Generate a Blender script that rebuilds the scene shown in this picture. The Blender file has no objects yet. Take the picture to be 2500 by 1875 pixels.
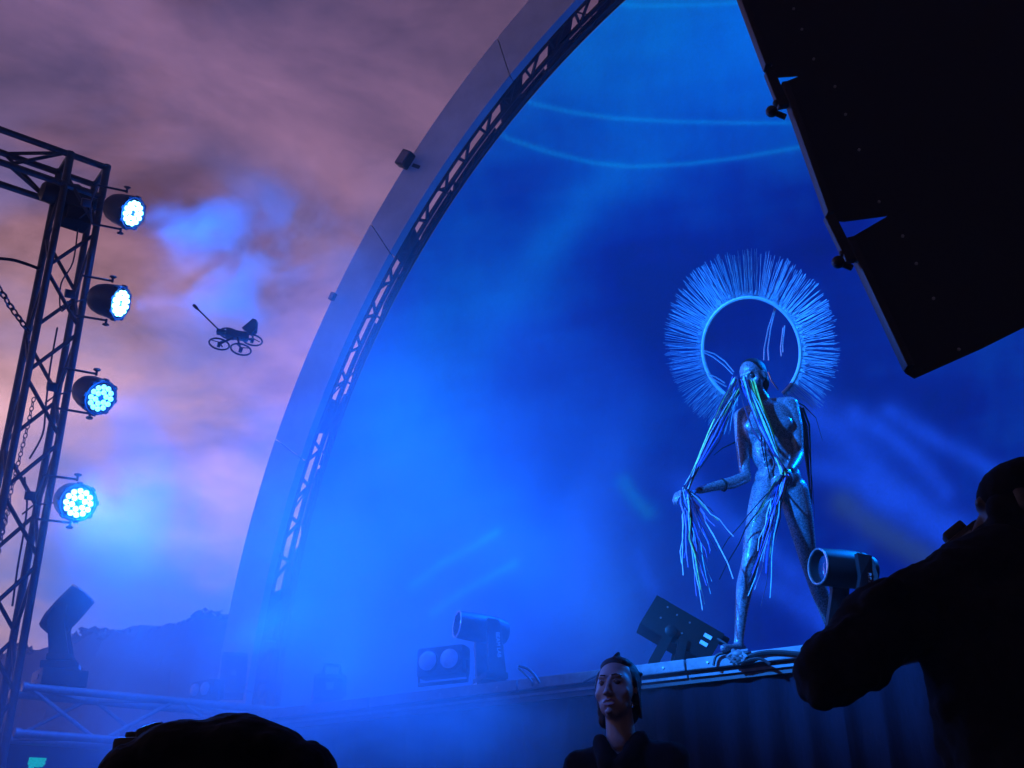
import bpy, bmesh, math, random
import numpy as np
from mathutils import Vector, Matrix, Euler
R = math.radians
random.seed(7); rng = np.random.default_rng(7)
scene = bpy.context.scene
COL = scene.collection

# ------------------------------------------------------------------ camera
F, CX, CY, CZ = 2656.0, 1250.0, 937.5, 0.9          # focal length / centre in photo pixels, eye height
_up = Vector((-128, 5421, -F)).normalized()
_fw = Vector((0, 0, -1)); _y = (_fw - _up * _fw.dot(_up)).normalized(); _x = _y.cross(_up)
RM = Matrix((_x, _y, _up))                           # camera -> world
CAM = Vector((0, 0, CZ))
cd = bpy.data.cameras.new('camera'); cam = bpy.data.objects.new('camera', cd); COL.objects.link(cam)
cam.matrix_world = Matrix.Translation(CAM) @ RM.to_4x4()
cd.sensor_width = 36; cd.lens = 36 * F / 2500; cd.clip_start = 0.05; cd.clip_end = 3000
scene.camera = cam

# ------------------------------------------------------------------ dusk sky, afterglow sun, exposure
world = bpy.data.worlds.new('World'); scene.world = world; world.use_nodes = True
def build_world():
    nt = world.node_tree; nt.nodes.clear(); N = nt.nodes.new; L = nt.links.new
    out = N('ShaderNodeOutputWorld'); bg = N('ShaderNodeBackground')
    sky = N('ShaderNodeTexSky'); sky.sky_type = 'NISHITA'; sky.sun_disc = False
    sky.sun_elevation = R(1.0); sky.sun_rotation = R(-60); sky.air_density = 1.5; sky.dust_density = 2.0
    geo = N('ShaderNodeTexCoord')
    sep = N('ShaderNodeSeparateXYZ'); L(geo.outputs['Generated'], sep.inputs[0])
    # clouds: warped noise on the sky direction, flattened towards the horizon
    mp = N('ShaderNodeMapping'); mp.inputs['Scale'].default_value = (1, 1, 1.7); L(geo.outputs['Generated'], mp.inputs[0])
    n1 = N('ShaderNodeTexNoise'); n1.inputs['Scale'].default_value = 3.1; n1.inputs['Detail'].default_value = 6
    n1.inputs['Roughness'].default_value = .52; n1.inputs['Distortion'].default_value = .35; L(mp.outputs[0], n1.inputs['Vector'])
    mp2 = N('ShaderNodeMapping'); mp2.inputs['Scale'].default_value = (1, 1, 2.2); mp2.inputs['Location'].default_value = (3.1, 1.7, .4)
    L(geo.outputs['Generated'], mp2.inputs[0])
    n2 = N('ShaderNodeTexNoise'); n2.inputs['Scale'].default_value = 4.6; n2.inputs['Detail'].default_value = 9; n2.inputs['Roughness'].default_value = .6; n2.inputs['Distortion'].default_value = .3
    L(mp2.outputs[0], n2.inputs['Vector'])
    # cloud colour: afterglow pink low down, dull mauve overhead
    rise = N('ShaderNodeMapRange'); rise.inputs['From Min'].default_value = .18; rise.inputs['From Max'].default_value = .78
    L(sep.outputs['Z'], rise.inputs['Value'])
    cr = N('ShaderNodeValToRGB'); e = cr.color_ramp.elements
    e[0].position = 0; e[0].color = (1.08, .64, .60, 1)
    e[1].position = 1; e[1].color = (.105, .046, .085, 1)
    for p, c in ((.33, (.80, .44, .49)), (.62, (.29, .135, .19))):
        k = e.new(p); k.color = (*c, 1)
    L(rise.outputs[0], cr.inputs[0])
    sh = N('ShaderNodeMapRange'); sh.inputs['From Min'].default_value = .34; sh.inputs['From Max'].default_value = .66
    sh.inputs['To Min'].default_value = .42; sh.inputs['To Max'].default_value = 1.36; L(n2.outputs['Fac'], sh.inputs['Value'])
    mul = N('ShaderNodeVectorMath'); mul.operation = 'SCALE'; L(cr.outputs[0], mul.inputs[0]); L(sh.outputs[0], mul.inputs['Scale'])
    # clear gaps between the clouds: blue dusk air (sky texture)
    gap = N('ShaderNodeMapRange'); gap.interpolation_type = 'SMOOTHSTEP'
    gap.inputs['From Min'].default_value = .40; gap.inputs['From Max'].default_value = .56
    gap.inputs['To Min'].default_value = .85; gap.inputs['To Max'].default_value = 0; L(n1.outputs['Fac'], gap.inputs['Value'])
    low = N('ShaderNodeMapRange'); low.inputs['From Min'].default_value = .30; low.inputs['From Max'].default_value = .62   # the deck closes overhead
    low.inputs['To Min'].default_value = 1; low.inputs['To Max'].default_value = .12; L(sep.outputs['Z'], low.inputs['Value'])
    gl_ = N('ShaderNodeMath'); gl_.operation = 'MULTIPLY'; L(gap.outputs[0], gl_.inputs[0]); L(low.outputs[0], gl_.inputs[1])
    sk = N('ShaderNodeVectorMath'); sk.operation = 'SCALE'; sk.inputs['Scale'].default_value = .05; L(sky.outputs[0], sk.inputs[0])
    air = N('ShaderNodeMix'); air.data_type = 'RGBA'; air.inputs['Factor'].default_value = .85
    L(sk.outputs[0], air.inputs[6]); air.inputs[7].default_value = (.05, .21, .80, 1)
    mix = N('ShaderNodeMix'); mix.data_type = 'RGBA'; L(gl_.outputs[0], mix.inputs['Factor'])
    L(mul.outputs[0], mix.inputs[6]); L(air.outputs[2], mix.inputs[7])
    # the western afterglow: the sky dims smoothly away from where the sun went down
    dot = N('ShaderNodeVectorMath'); dot.operation = 'DOT_PRODUCT'; L(geo.outputs['Generated'], dot.inputs[0]); dot.inputs[1].default_value = (-.62, .76, .18)
    fall = N('ShaderNodeMapRange'); fall.interpolation_type = 'SMOOTHSTEP'; fall.inputs['From Min'].default_value = -.75; fall.inputs['From Max'].default_value = .95
    fall.inputs['To Min'].default_value = .06; fall.inputs['To Max'].default_value = 1.06; L(dot.outputs['Value'], fall.inputs['Value'])
    dim = N('ShaderNodeVectorMath'); dim.operation = 'SCALE'; L(mix.outputs[2], dim.inputs[0]); L(fall.outputs[0], dim.inputs['Scale'])
    L(dim.outputs[0], bg.inputs['Color']); bg.inputs['Strength'].default_value = 1.0
    L(bg.outputs[0], out.inputs['Surface'])
build_world()
sl = bpy.data.lights.new('afterglow_sun', 'SUN'); sl.energy = .02; sl.angle = R(25); sl.color = (1, .66, .6)
so = bpy.data.objects.new('afterglow_sun', sl); COL.objects.link(so)
so.rotation_euler = Vector((.82, -.55, -.12)).to_track_quat('-Z', 'Y').to_euler()
vs = scene.view_settings; vs.view_transform = 'Standard'; vs.look = 'None'; vs.exposure = 0; vs.gamma = 1
scene.cycles.use_denoising = True
scene.cycles.volume_bounces = 0
scene.cycles.max_bounces = 4; scene.cycles.diffuse_bounces = 2; scene.cycles.glossy_bounces = 2
scene.cycles.volume_step_rate = 1.6; scene.cycles.volume_max_steps = 96
scene.cycles.use_adaptive_sampling = True; scene.cycles.adaptive_threshold = .03

# ------------------------------------------------------------------ stage light: blue spots, some added unseen
def spot(name, loc, target, energy, color, cone, blend=.6, size=.12, parent=None):
    l = bpy.data.lights.new(name, 'SPOT'); l.energy = energy; l.color = color; l.spot_size = R(cone); l.spot_blend = blend
    l.shadow_soft_size = size
    o = bpy.data.objects.new(name, l); COL.objects.link(o)
    o.location = loc; o.rotation_euler = (Vector(target) - Vector(loc)).to_track_quat('-Z', 'Y').to_euler()
    if parent:
        o.parent = parent; o.location = Vector(loc) - parent.location      # lamp things are not rotated
    return o
BLUE = (.0, .11, 1.0); AZURE = (.0, .27, 1.0)

# ------------------------------------------------------------------ pixel -> place helpers
def ray(px, py): return (RM @ Vector((px - CX, -(py - CY), -F))).normalized()
def W(px, py, Y):
    d = ray(px, py); return CAM + d * (Y / d.y)
def WZ(px, py, z):
    d = ray(px, py); return CAM + d * ((z - CZ) / d.z)
def WP(px, py, p0, n):
    d = ray(px, py); return CAM + d * ((p0 - CAM).dot(n) / d.dot(n))
RMn = np.array(RM)
def projn(P):
    q = (P - np.array(CAM)) @ RMn
    return CX + F * q[:, 0] / -q[:, 2], CY - F * q[:, 1] / -q[:, 2]
Z = Vector((0, 0, 1))

# ------------------------------------------------------------------ mesh builder
def basis(axis):
    a = Vector(axis).normalized(); t = Z if abs(a.z) < .9 else Vector((1, 0, 0))
    x = t.cross(a).normalized(); return x, a.cross(x), a
class MB:
    def __init__(s): s.v = []; s.f = []
    def add(s, vs_, fs):
        b = len(s.v); s.v += [Vector(p) for p in vs_]; s.f += [tuple(b + i for i in f) for f in fs]; return s
    def box(s, c, size, x=None, y=None, z=None, bev=0):
        c = Vector(c); x = Vector(x or (1, 0, 0)); y = Vector(y or (0, 1, 0)); z = Vector(z or x.cross(y))
        h = [k / 2 for k in size]
        if bev <= 0:
            P = [c + x * (h[0] * a) + y * (h[1] * b_) + z * (h[2] * d) for d in (-1, 1) for b_ in (-1, 1) for a in (-1, 1)]
            return s.add(P, [(0, 2, 3, 1), (4, 5, 7, 6), (0, 1, 5, 4), (2, 6, 7, 3), (0, 4, 6, 2), (1, 3, 7, 5)])
        bm = bmesh.new(); bmesh.ops.create_cube(bm, size=1)
        bmesh.ops.scale(bm, verts=bm.verts, vec=size)
        bmesh.ops.bevel(bm, geom=bm.edges[:], offset=bev, segments=2, affect='EDGES', profile=.6)
        bm.verts.index_update()
        P = [c + x * v.co.x + y * v.co.y + z * v.co.z for v in bm.verts]
        Fs = [tuple(v.index for v in f.verts) for f in bm.faces]; bm.free(); return s.add(P, Fs)
    def lathe(s, p, axis, prof, n=24, cap=True):
        x, y, a = basis(axis); p = Vector(p); P = []; Fs = []
        for d, r in prof:
            for k in range(n):
                t = 2 * math.pi * k / n; P.append(p + a * d + x * (r * math.cos(t)) + y * (r * math.sin(t)))
        m = len(prof)
        for i in range(m - 1):
            for k in range(n):
                Fs.append((i * n + k, i * n + (k + 1) % n, (i + 1) * n + (k + 1) % n, (i + 1) * n + k))
        if cap:
            Fs.append(tuple(range(n))[::-1]); Fs.append(tuple((m - 1) * n + k for k in range(n)))
        return s.add(P, Fs)
    def cyl(s, a, b, r, r2=None, n=10):
        a = Vector(a); b = Vector(b); d = b - a
        return s.lathe(a, d, [(0, r), (d.length, r if r2 is None else r2)], n)
    def tube(s, pts, r, n=6, r2=None, flat=1.0):
        pts = [Vector(p) for p in pts]; m = len(pts); P = []; Fs = []; px = None
        for i, p in enumerate(pts):
            t = (pts[min(i + 1, m - 1)] - pts[max(i - 1, 0)]).normalized()
            if px is None: px, py, _ = basis(t)
            else:
                px = (px - t * px.dot(t)).normalized(); py = t.cross(px)
            rr = r if r2 is None else r + (r2 - r) * i / (m - 1)
            for k in range(n):
                q = 2 * math.pi * k / n; P.append(p + px * (rr * math.cos(q)) + py * (rr * flat * math.sin(q)))
        for i in range(m - 1):
            for k in range(n):
                Fs.append((i * n + k, i * n + (k + 1) % n, (i + 1) * n + (k + 1) % n, (i + 1) * n + k))
        Fs.append(tuple(range(n))[::-1]); Fs.append(tuple((m - 1) * n + k for k in range(n)))
        return s.add(P, Fs)
    def ball(s, c, r, rot=None, nu=16, nv=10):
        r = (r, r, r) if isinstance(r, (int, float)) else r; c = Vector(c); P = []; Fs = []
        rot = rot or Matrix.Identity(3)
        P.append(c + rot @ Vector((0, 0, r[2]))); P.append(c - rot @ Vector((0, 0, r[2])))
        for i in range(1, nv):
            a = math.pi * i / nv
            for k in range(nu):
                t = 2 * math.pi * k / nu
                P.append(c + rot @ Vector((r[0] * math.sin(a) * math.cos(t), r[1] * math.sin(a) * math.sin(t), r[2] * math.cos(a))))
        for k in range(nu):
            Fs.append((0, 2 + k, 2 + (k + 1) % nu)); b = 2 + (nv - 2) * nu; Fs.append((1, b + (k + 1) % nu, b + k))
        for i in range(nv - 2):
            for k in range(nu):
                a = 2 + i * nu; Fs.append((a + k, a + nu + k, a + nu + (k + 1) % nu, a + (k + 1) % nu))
        return s.add(P, Fs)
    def torus(s, c, axis, R_, r, n=32, m=8, sx=1, sy=1):
        x, y, a = basis(axis); c = Vector(c); P = []; Fs = []
        for i in range(n):
            t = 2 * math.pi * i / n; d = x * math.cos(t) * sx + y * math.sin(t) * sy
            for k in range(m):
                q = 2 * math.pi * k / m; P.append(c + d * (R_ + r * math.cos(q)) + a * (r * math.sin(q)))
        for i in range(n):
            for k in range(m):
                Fs.append((i * m + k, ((i + 1) % n) * m + k, ((i + 1) % n) * m + (k + 1) % m, i * m + (k + 1) % m))
        return s.add(P, Fs)
    def prism(s, poly, ext):
        n = len(poly); ext = Vector(ext); P = [Vector(p) for p in poly]; P += [p + ext for p in P]
        Fs = [tuple(range(n))[::-1], tuple(range(n, 2 * n))] + [(i, (i + 1) % n, n + (i + 1) % n, n + i) for i in range(n)]
        return s.add(P, Fs)
    def obj(s, name, mat, parent=None, origin=None, smooth=False):
        me = bpy.data.meshes.new(name)
        o = bpy.data.objects.new(name, me); COL.objects.link(o)
        if parent is not None:
            o.parent = parent; base = Vector((0, 0, 0)); pw = gl(parent)
            o.matrix_parent_inverse = Matrix.Identity(4); inv = pw.inverted()
            vv = [inv @ v for v in s.v]
        else:
            base = Vector(origin) if origin is not None else sum(s.v, Vector()) / len(s.v)
            if origin is None: base.z = min(v.z for v in s.v)
            o.location = base; vv = [v - base for v in s.v]
        me.from_pydata([tuple(v) for v in vv], [], s.f); me.update()
        bm = bmesh.new(); bm.from_mesh(me); bmesh.ops.recalc_face_normals(bm, faces=bm.faces); bm.to_mesh(me); bm.free()
        me.materials.append(mat)
        if smooth:
            for p in me.polygons: p.use_smooth = True
            try: me.set_sharp_from_angle(angle=R(38))
            except Exception: pass
        return o
def gl(o):                                             # world matrix without waiting for a depsgraph update
    m = Matrix.LocRotScale(o.location, o.rotation_euler, o.scale)
    return gl(o.parent) @ m if o.parent else m
def tag(o, label, cat=None, group=None, kind=None):
    o['label'] = label
    if cat: o['category'] = cat
    if group: o['group'] = group
    if kind: o['kind'] = kind
    return o
def thing(name, loc, label, cat, group=None):
    o = bpy.data.objects.new(name, None); o.empty_display_size = .1; COL.objects.link(o); o.location = loc
    return tag(o, label, cat, group)
def structure(o, label=None):
    o['kind'] = 'structure'
    if label: o['label'] = label
    return o

# ------------------------------------------------------------------ materials
def mat(name, col, rough=.6, metal=0., var=.18, scale=14., bump=0., spec=.5, coat=0., emit=None, estr=0., aniso=None):
    m = bpy.data.materials.new(name); m.use_nodes = True; nt = m.node_tree; b = nt.nodes['Principled BSDF']
    b.inputs['Roughness'].default_value = rough; b.inputs['Metallic'].default_value = metal
    b.inputs['Specular IOR Level'].default_value = spec; b.inputs['Coat Weight'].default_value = coat
    tc = nt.nodes.new('ShaderNodeTexCoord'); n = nt.nodes.new('ShaderNodeTexNoise')
    n.inputs['Scale'].default_value = scale; n.inputs['Detail'].default_value = 5; n.inputs['Roughness'].default_value = .62
    if aniso:
        mp = nt.nodes.new('ShaderNodeMapping'); mp.inputs['Scale'].default_value = aniso
        nt.links.new(tc.outputs['Object'], mp.inputs[0]); nt.links.new(mp.outputs[0], n.inputs['Vector'])
    else: nt.links.new(tc.outputs['Object'], n.inputs['Vector'])
    r = nt.nodes.new('ShaderNodeValToRGB'); r.color_ramp.elements[0].position = .3; r.color_ramp.elements[1].position = .72
    r.color_ramp.elements[0].color = (*[c * (1 - var) for c in col], 1); r.color_ramp.elements[1].color = (*[min(1, c * (1 + var)) for c in col], 1)
    nt.links.new(n.outputs['Fac'], r.inputs[0]); nt.links.new(r.outputs[0], b.inputs['Base Color'])
    if bump:
        bp = nt.nodes.new('ShaderNodeBump'); bp.inputs['Strength'].default_value = bump; bp.inputs['Distance'].default_value = .01
        nt.links.new(n.outputs['Fac'], bp.inputs['Height']); nt.links.new(bp.outputs[0], b.inputs['Normal'])
    if emit:
        m.cycles.emission_sampling = 'NONE'
        b.inputs['Emission Color'].default_value = (*emit, 1); b.inputs['Emission Strength'].default_value = estr
    return m
M = {}
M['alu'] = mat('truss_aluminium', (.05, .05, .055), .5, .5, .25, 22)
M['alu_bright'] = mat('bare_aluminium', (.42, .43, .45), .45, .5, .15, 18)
M['black'] = mat('black_plastic', (.008, .008, .0095), .5, 0, .3, 30, .05, spec=.35)
M['black_paint'] = mat('black_wood_paint', (.005, .005, .0055), .62, 0, .3, 40, .08, spec=.3)
M['black_cloth'] = mat('black_cloth', (.005, .005, .0065), .95, 0, .35, 45, .2, spec=.1)
M['dark_cloth'] = mat('dark_jacket', (.016, .016, .022), .9, 0, .35, 35, .25, spec=.15)
M['skirt'] = mat('stage_skirt_cloth', (.011, .010, .02), .92, 0, .3, 30, .15, spec=.1, aniso=(6, 6, .6))
M['deck'] = mat('stage_deck_ply', (.05, .045, .045), .6, 0, .3, 9, .05)
M['trim'] = mat('edge_trim_metal', (.17, .185, .20), .6, .1, .35, 16, .05)
M['ground'] = mat('asphalt', (.05, .05, .052), .9, 0, .3, 6, .2)
M['arch'] = mat('arch_render', (.62, .60, .63), .85, 0, .18, 1.6, .06)
M['lattice'] = mat('arch_steel', (.05, .05, .06), .6, .3, .3, 10)
M['soffit'] = mat('arch_soffit_fabric', (.03, .03, .045), .85, 0, .25, 4, .05)
M['cable'] = mat('rubber_cable', (.015, .015, .017), .6, 0, .2, 40)
M['chain'] = mat('chain_steel', (.10, .10, .11), .4, .8, .3, 60)
M['lens'] = mat('lens_glass', (.03, .05, .10), .08, 0, .2, 12, spec=.9, coat=1.)
M['lens_pale'] = mat('blinder_lens', (.42, .5, .58), .3, 0, .2, 30, .1)
M['chrome'] = mat('lens_ring_metal', (.75, .78, .82), .22, .9, .1, 20)
M['label'] = mat('printed_label', (.7, .72, .75), .6, 0, .2, 60)
M['letters'] = mat('printed_letters', (.6, .62, .66), .6, 0, .05, 10)
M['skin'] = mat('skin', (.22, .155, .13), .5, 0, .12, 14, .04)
M['skin_shaded'] = mat('shaded_skin', (.022, .016, .014), .6, 0, .12, 14, .04)  # cameraman's skin, silhouette shade put into the colour
M['silver'] = mat('silver_body_paint', (.19, .215, .26), .30, .42, .6, 90, .22)
def glitter(m):
    nt = m.node_tree; b = nt.nodes['Principled BSDF']; tc = nt.nodes.new('ShaderNodeTexCoord'); v = nt.nodes.new('ShaderNodeTexVoronoi'); v.inputs['Scale'].default_value = 230
    nt.links.new(tc.outputs['Object'], v.inputs['Vector'])
    mr = nt.nodes.new('ShaderNodeMapRange'); mr.inputs['To Min'].default_value = .14; mr.inputs['To Max'].default_value = .55
    sp = nt.nodes.new('ShaderNodeSeparateColor'); nt.links.new(v.outputs['Color'], sp.inputs[0]); nt.links.new(sp.outputs[0], mr.inputs['Value']); nt.links.new(mr.outputs[0], b.inputs['Roughness'])
    for n in nt.nodes:
        if n.type == 'BUMP': nt.links.new(sp.outputs[1], n.inputs['Height']); n.inputs['Distance'].default_value = .004
glitter(M['silver'])
M['hair'] = mat('dark_hair', (.008, .007, .008), .6, 0, .4, 60, .3, spec=.25, aniso=(1, 1, .15))
M['lip'] = mat('lips', (.22, .09, .09), .4, 0, .1, 20)
M['eye'] = mat('eye', (.05, .04, .04), .12, 0, .2, 20)
M['halo'] = mat('halo_fibre', (.34, .44, .50), .45, .05, .15, 30)
M['wire'] = mat('halo_wire', (.8, .85, .9), .25, .8, .1, 30)
M['tape'] = mat('green_tape', (.08, .62, .42), .6, 0, .25, 60, .3, emit=(.0, .42, .30), estr=.9)  # emission stands in for blue light making the tape fluoresce
M['hill'] = mat('dry_hillside', (.07, .075, .05), .95, 0, .35, .25, .3)
M['leaf'] = mat('dark_leaves', (.05, .07, .04), .9, 0, .4, 1.5)
M['led'] = mat('lit_led', (.6, .8, 1), .3, 0, .05, 10, emit=(.15, .60, 1.0), estr=13.)
M['led_soft'] = mat('lit_led_dim', (.5, .8, 1), .3, 0, .05, 10, emit=(.12, .50, 1.0), estr=4.0)
M['par'] = mat('par_housing', (.02, .022, .03), .42, .2, .3, 25, .05)
M['bolt'] = mat('bolt_steel', (.3, .3, .31), .4, .8, .2, 40)

# ------------------------------------------------------------------ setting: ground, hills
ZS = 2.12                                              # stage deck height
U = Vector((math.cos(R(-26.22)), math.sin(R(-26.22)), 0)); N_ = Vector((-U.y, U.x, 0))
E0 = WZ(1277, 1661, ZS)
def S(u, v, z=ZS): p = E0 + U * u + N_ * v; return Vector((p.x, p.y, z))
def build_ground():
    m = MB(); n = 24; P = []; Fs = []
    xs = np.linspace(-120, 120, n); ys = np.linspace(-60, 140, n)
    for y in ys:
        for x in xs: P.append((x, y, 0))
    for j in range(n - 1):
        for i in range(n - 1): Fs.append((j * n + i, j * n + i + 1, (j + 1) * n + i + 1, (j + 1) * n + i))
    m.add(P, Fs); structure(m.obj('ground', M['ground'], origin=(0, 0, 0)), 'dark paved ground in front of the stage')
build_ground()
RIDGE = [(-500, 1640), (-200, 1625), (0, 1618), (79, 1596), (165, 1584), (221, 1568), (285, 1554), (348, 1541), (392, 1540), (443, 1537), (475, 1522), (554, 1519), (700, 1500), (1000, 1480), (1500, 1470)]
def build_hills():
    Y0 = 46.; m = MB(); nx = 90; P = []; Fs = []; prof = []
    for i in range(nx):
        px = -500 + 2000 * i / (nx - 1)
        py = np.interp(px, [r[0] for r in RIDGE], [r[1] for r in RIDGE]) + 16 + random.uniform(-3, 3)
        prof.append(W(px, py, Y0))
    rows = 14
    for j in range(rows):
        t = j / (rows - 1)
        for i, p in enumerate(prof):
            h = p.z * math.sin(t * math.pi / 2) ** 1.3
            P.append((p.x * (.55 + .45 * t), 22 + (Y0 - 22) * t + random.uniform(-.3, .3), max(-.05, h + random.uniform(-.15, .15) * (0 < j < rows - 1))))
    for i, p in enumerate(prof): P.append((p.x * 1.05, Y0 + 14, p.z * .4))
    for j in range(rows):
        for i in range(nx - 1): Fs.append((j * nx + i, j * nx + i + 1, (j + 1) * nx + i + 1, (j + 1) * nx + i))
    m.add(P, Fs); structure(m.obj('hill', M['hill'], origin=(0, 0, 0), smooth=True), 'dark hillside behind the stage')
    # scrub and far trees along the ridge, a mass nobody could count
    P = []; Fs = []
    for i in range(9000):
        k = random.uniform(0, nx - 2); a = prof[int(k)].lerp(prof[int(k) + 1], k % 1)
        t = random.random() ** 2
        clump = .35 + .65 * (0.5 + .5 * math.sin(a.x * 1.7 + 1.3 * math.sin(a.x * .6)))
        top = (.1 + .8 * clump) * random.random() ** .6
        c = Vector((a.x * (1 - .12 * t), Y0 - 6 * t, a.z * (1 - .10 * t) - .3 + top))
        s = random.uniform(.06, .2); n = Vector((random.gauss(0, 1), random.gauss(0, 1), random.gauss(0, 1))).normalized(); x, y, _ = basis(n)
        b = len(P); P += [c + x * s, c + y * s * .7, c - x * s, c - y * s * .7]; Fs.append((b, b + 1, b + 2, b + 3))
    mm = MB(); mm.v = P; mm.f = Fs
    tag(mm.obj('hillside_trees', M['leaf'], origin=(0, 0, 0)), 'dark mass of scrub and trees along the far ridge', 'trees', kind='stuff')
build_hills()

# ------------------------------------------------------------------ stage platform with edge trim and skirt
stage = thing('stage', S(2, 2, 0), 'dark raised concert stage with pale metal front edge and hanging skirt', 'stage')
UL, UR = -3.05, 9.0
m = MB(); m.prism([S(UL, .012, ZS - .12), S(UR, .012, ZS - .12), S(UR, 12, ZS - .12), S(UL, 12, ZS - .12)], (0, 0, .12)); m.obj('deck', M['deck'], stage)
m = MB()
for k in range(12):
    a = UL + k * 1.01; b = min(UR, a + 1.0)
    m2 = MB(); off = random.uniform(-.004, .004)
    m2.box(S((a + b) / 2, -.012 + off, ZS - .028), (b - a, .045, .062), U, N_, Z, bev=.006)
    m2.box(S((a + b) / 2, .004, ZS - .085), (b - a, .02, .014), U, N_, Z)
    e = m2.obj('edge_trim', M['trim'], stage)
    if k * 1.01 + UL > 3: break
    for q in (.12, .5, .88):
        MB().cyl(S(a + q, -.036 + off, ZS - .03), S(a + q, -.042 + off, ZS - .03), .006, n=8).obj('screw', M['bolt'], e)
def skirt():
    # gathered cloth: folds of uneven width, deepest near the floor
    m = MB(); n = 900; rows = 14; P = []; Fs = []
    ph = np.cumsum(rng.uniform(.10, .22, n)); amp = np.interp(np.arange(n), np.arange(0, n, 9), rng.uniform(.25, 1, len(range(0, n, 9))))
    for j in range(rows):
        t = j / (rows - 1); z = (ZS - .10) * (1 - t) + .01 * t
        for i in range(n):
            u = UL + (6.2 - UL) * i / (n - 1)
            a = (.010 + .045 * t ** .6) * amp[i]
            sag = .012 * math.sin(u * 5.3) * (1 - t)
            P.append(S(u, .05 - a * (1 + math.sin(ph[i] * 2.1)), z + (sag if j < 2 else 0)))
    for j in range(rows - 1):
        for i in range(n - 1): Fs.append((j * n + i, j * n + i + 1, (j + 1) * n + i + 1, (j + 1) * n + i))
    m.add(P, Fs); m.obj('skirt', M['skirt'], stage, smooth=True)
skirt()

# ------------------------------------------------------------------ bandshell arch
A0 = Vector((0, 10, 0))
def ring(c, r, off, th):                               # point on a circle in a plane parallel to the stage front
    return A0 + N_ * off + U * (c[0] + r * math.cos(th)) + Z * (c[1] + r * math.sin(th))
def ringd(c, r, dist, th):                             # same, in the plane that crosses the centre line at that distance
    return Vector((0, dist, 0)) + U * (c[0] + r * math.cos(th)) + Z * (c[1] + r * math.sin(th))
CO, RO = (7.793, 2.356), 11.343
CI, RI = (7.353, 2.312), 10.492
D2 = .35 * N_.y; D3 = .9 * N_.y
CI2, RI2 = (7.611, 2.361), 10.859
CS, RS = (6.92, 2.864), 9.848
CS2, RS2 = (7.079, 2.909), 10.074
arch = thing('bandshell_arch', A0 + U * 4 + Z * 0, 'tall pale rendered arch curving over the stage with dark steel lattice inside it', 'arch')
def face_panels():
    bounds = [180 + 12, 176, 162.2, 148, 134, 120, 106, 92, 78, 60, 40, 20, -12]
    for a, b in zip(bounds[:-1], bounds[1:]):
        m = MB(); n = 14; P = []; Fs = []
        a_ = R(a - .035); b_ = R(b + .035)
        for i in range(n + 1):
            th = a_ + (b_ - a_) * i / n
            P += [ring(CO, RO, 0, th), ring(CI, RI, 0, th), ring(CI, RI + .02, .13, th), ring(CO, RO, .13, th)]
        for i in range(n):
            for k in range(4): Fs.append((i * 4 + k, i * 4 + (k + 1) % 4, i * 4 + 4 + (k + 1) % 4, i * 4 + 4 + k))
        Fs += [(0, 1, 2, 3), (n * 4, n * 4 + 1, n * 4 + 2, n * 4 + 3)]
        m.add(P, Fs); m.obj('face_panel', M['arch'], arch, smooth=True)
face_panels()
def lat(t, th, off):                                   # between inner face edge and screen edge
    p = ringd(CI2, RI2, 10.35, th); q = ringd(CS, RS, 10.9, th); return p.lerp(q, t) + N_ * off
def scr(th, off=0.):                                   # edge of the projection shell, behind the lattice
    return ringd(CS2, RS2, 11.15, th) + N_ * off
def lattice():
    n = 200
    for t, off, r in ((-.03, 0, .040), (.62, .0, .032), (.04, .12, .022), (.62, .12, .022)):
        MB().tube([lat(t, R(190 - 150 * i / n), off) for i in range(n + 1)], r, 6).obj('chord', M['lattice'], arch, smooth=True)
    th = 188.; k = 0; rg = random.Random(5); closed = 0
    while th > 84:
        step = 1.25; a, b, c = R(th), R(th - step), R(th - 2 * step)
        MB().cyl(lat(-.04, a, 0), lat(.62, b, 0), .021, n=6).obj('brace', M['lattice'], arch)
        MB().cyl(lat(.62, b, 0), lat(-.04, c, 0), .021, n=6).obj('brace', M['lattice'], arch)
        if k % 2 == 0: MB().cyl(lat(.62, b, 0), lat(.62, b, .12), .013, n=6).obj('strut', M['lattice'], arch)
        if k % 3 == 0: MB().cyl(lat(0, a, .12), lat(.60, c, .12), .011, n=6).obj('rear_brace', M['lattice'], arch)
        if rg.random() < .20:                          # bays closed by dark sheet
            MB().prism([lat(0, R(th - .1), .08), lat(.62, R(th - .1), .08), lat(.62, R(th - 2.3), .08), lat(0, R(th - 2.5), .08)], N_ * .02).obj('closing_panel', M['soffit'], arch)
        th -= 2 * step; k += 1
lattice()
def soffit():
    # dark fabric panels from the lattice to the screen edge; each leaves a pointed gap at its lower end
    span = 5.4; th = 190.; k = 0; SO = .19
    while th > 60:
        f0 = (.30, .42, .36, .26)[k % 4]; n = 6
        pts = [lat(.62, R(th - span * (f0 + (1 - f0) * i / n)), .05) for i in range(n + 1)]
        pts += [scr(R(th - span * (1 - i / n)), -.03) for i in range(n + 1)]
        pts.append(lat(.62, R(th - span * .03), .05).lerp(scr(R(th - span * .03), -.03), .66))
        if k % 4 == 1: pts.append(lat(.63, R(th - span * .06), .05))
        c = sum(pts, Vector()) / len(pts)
        MB().prism([c + (p - c) * .9995 for p in pts], N_ * .03).obj('soffit_panel', M['soffit'], arch)
        th -= span; k += 1
    m = MB(); n = 120
    m.tube([scr(R(192 - 150 * i / n)) for i in range(n + 1)], .02, 6); m.obj('edge_cable', M['lattice'], arch, smooth=True)
soffit()

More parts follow.
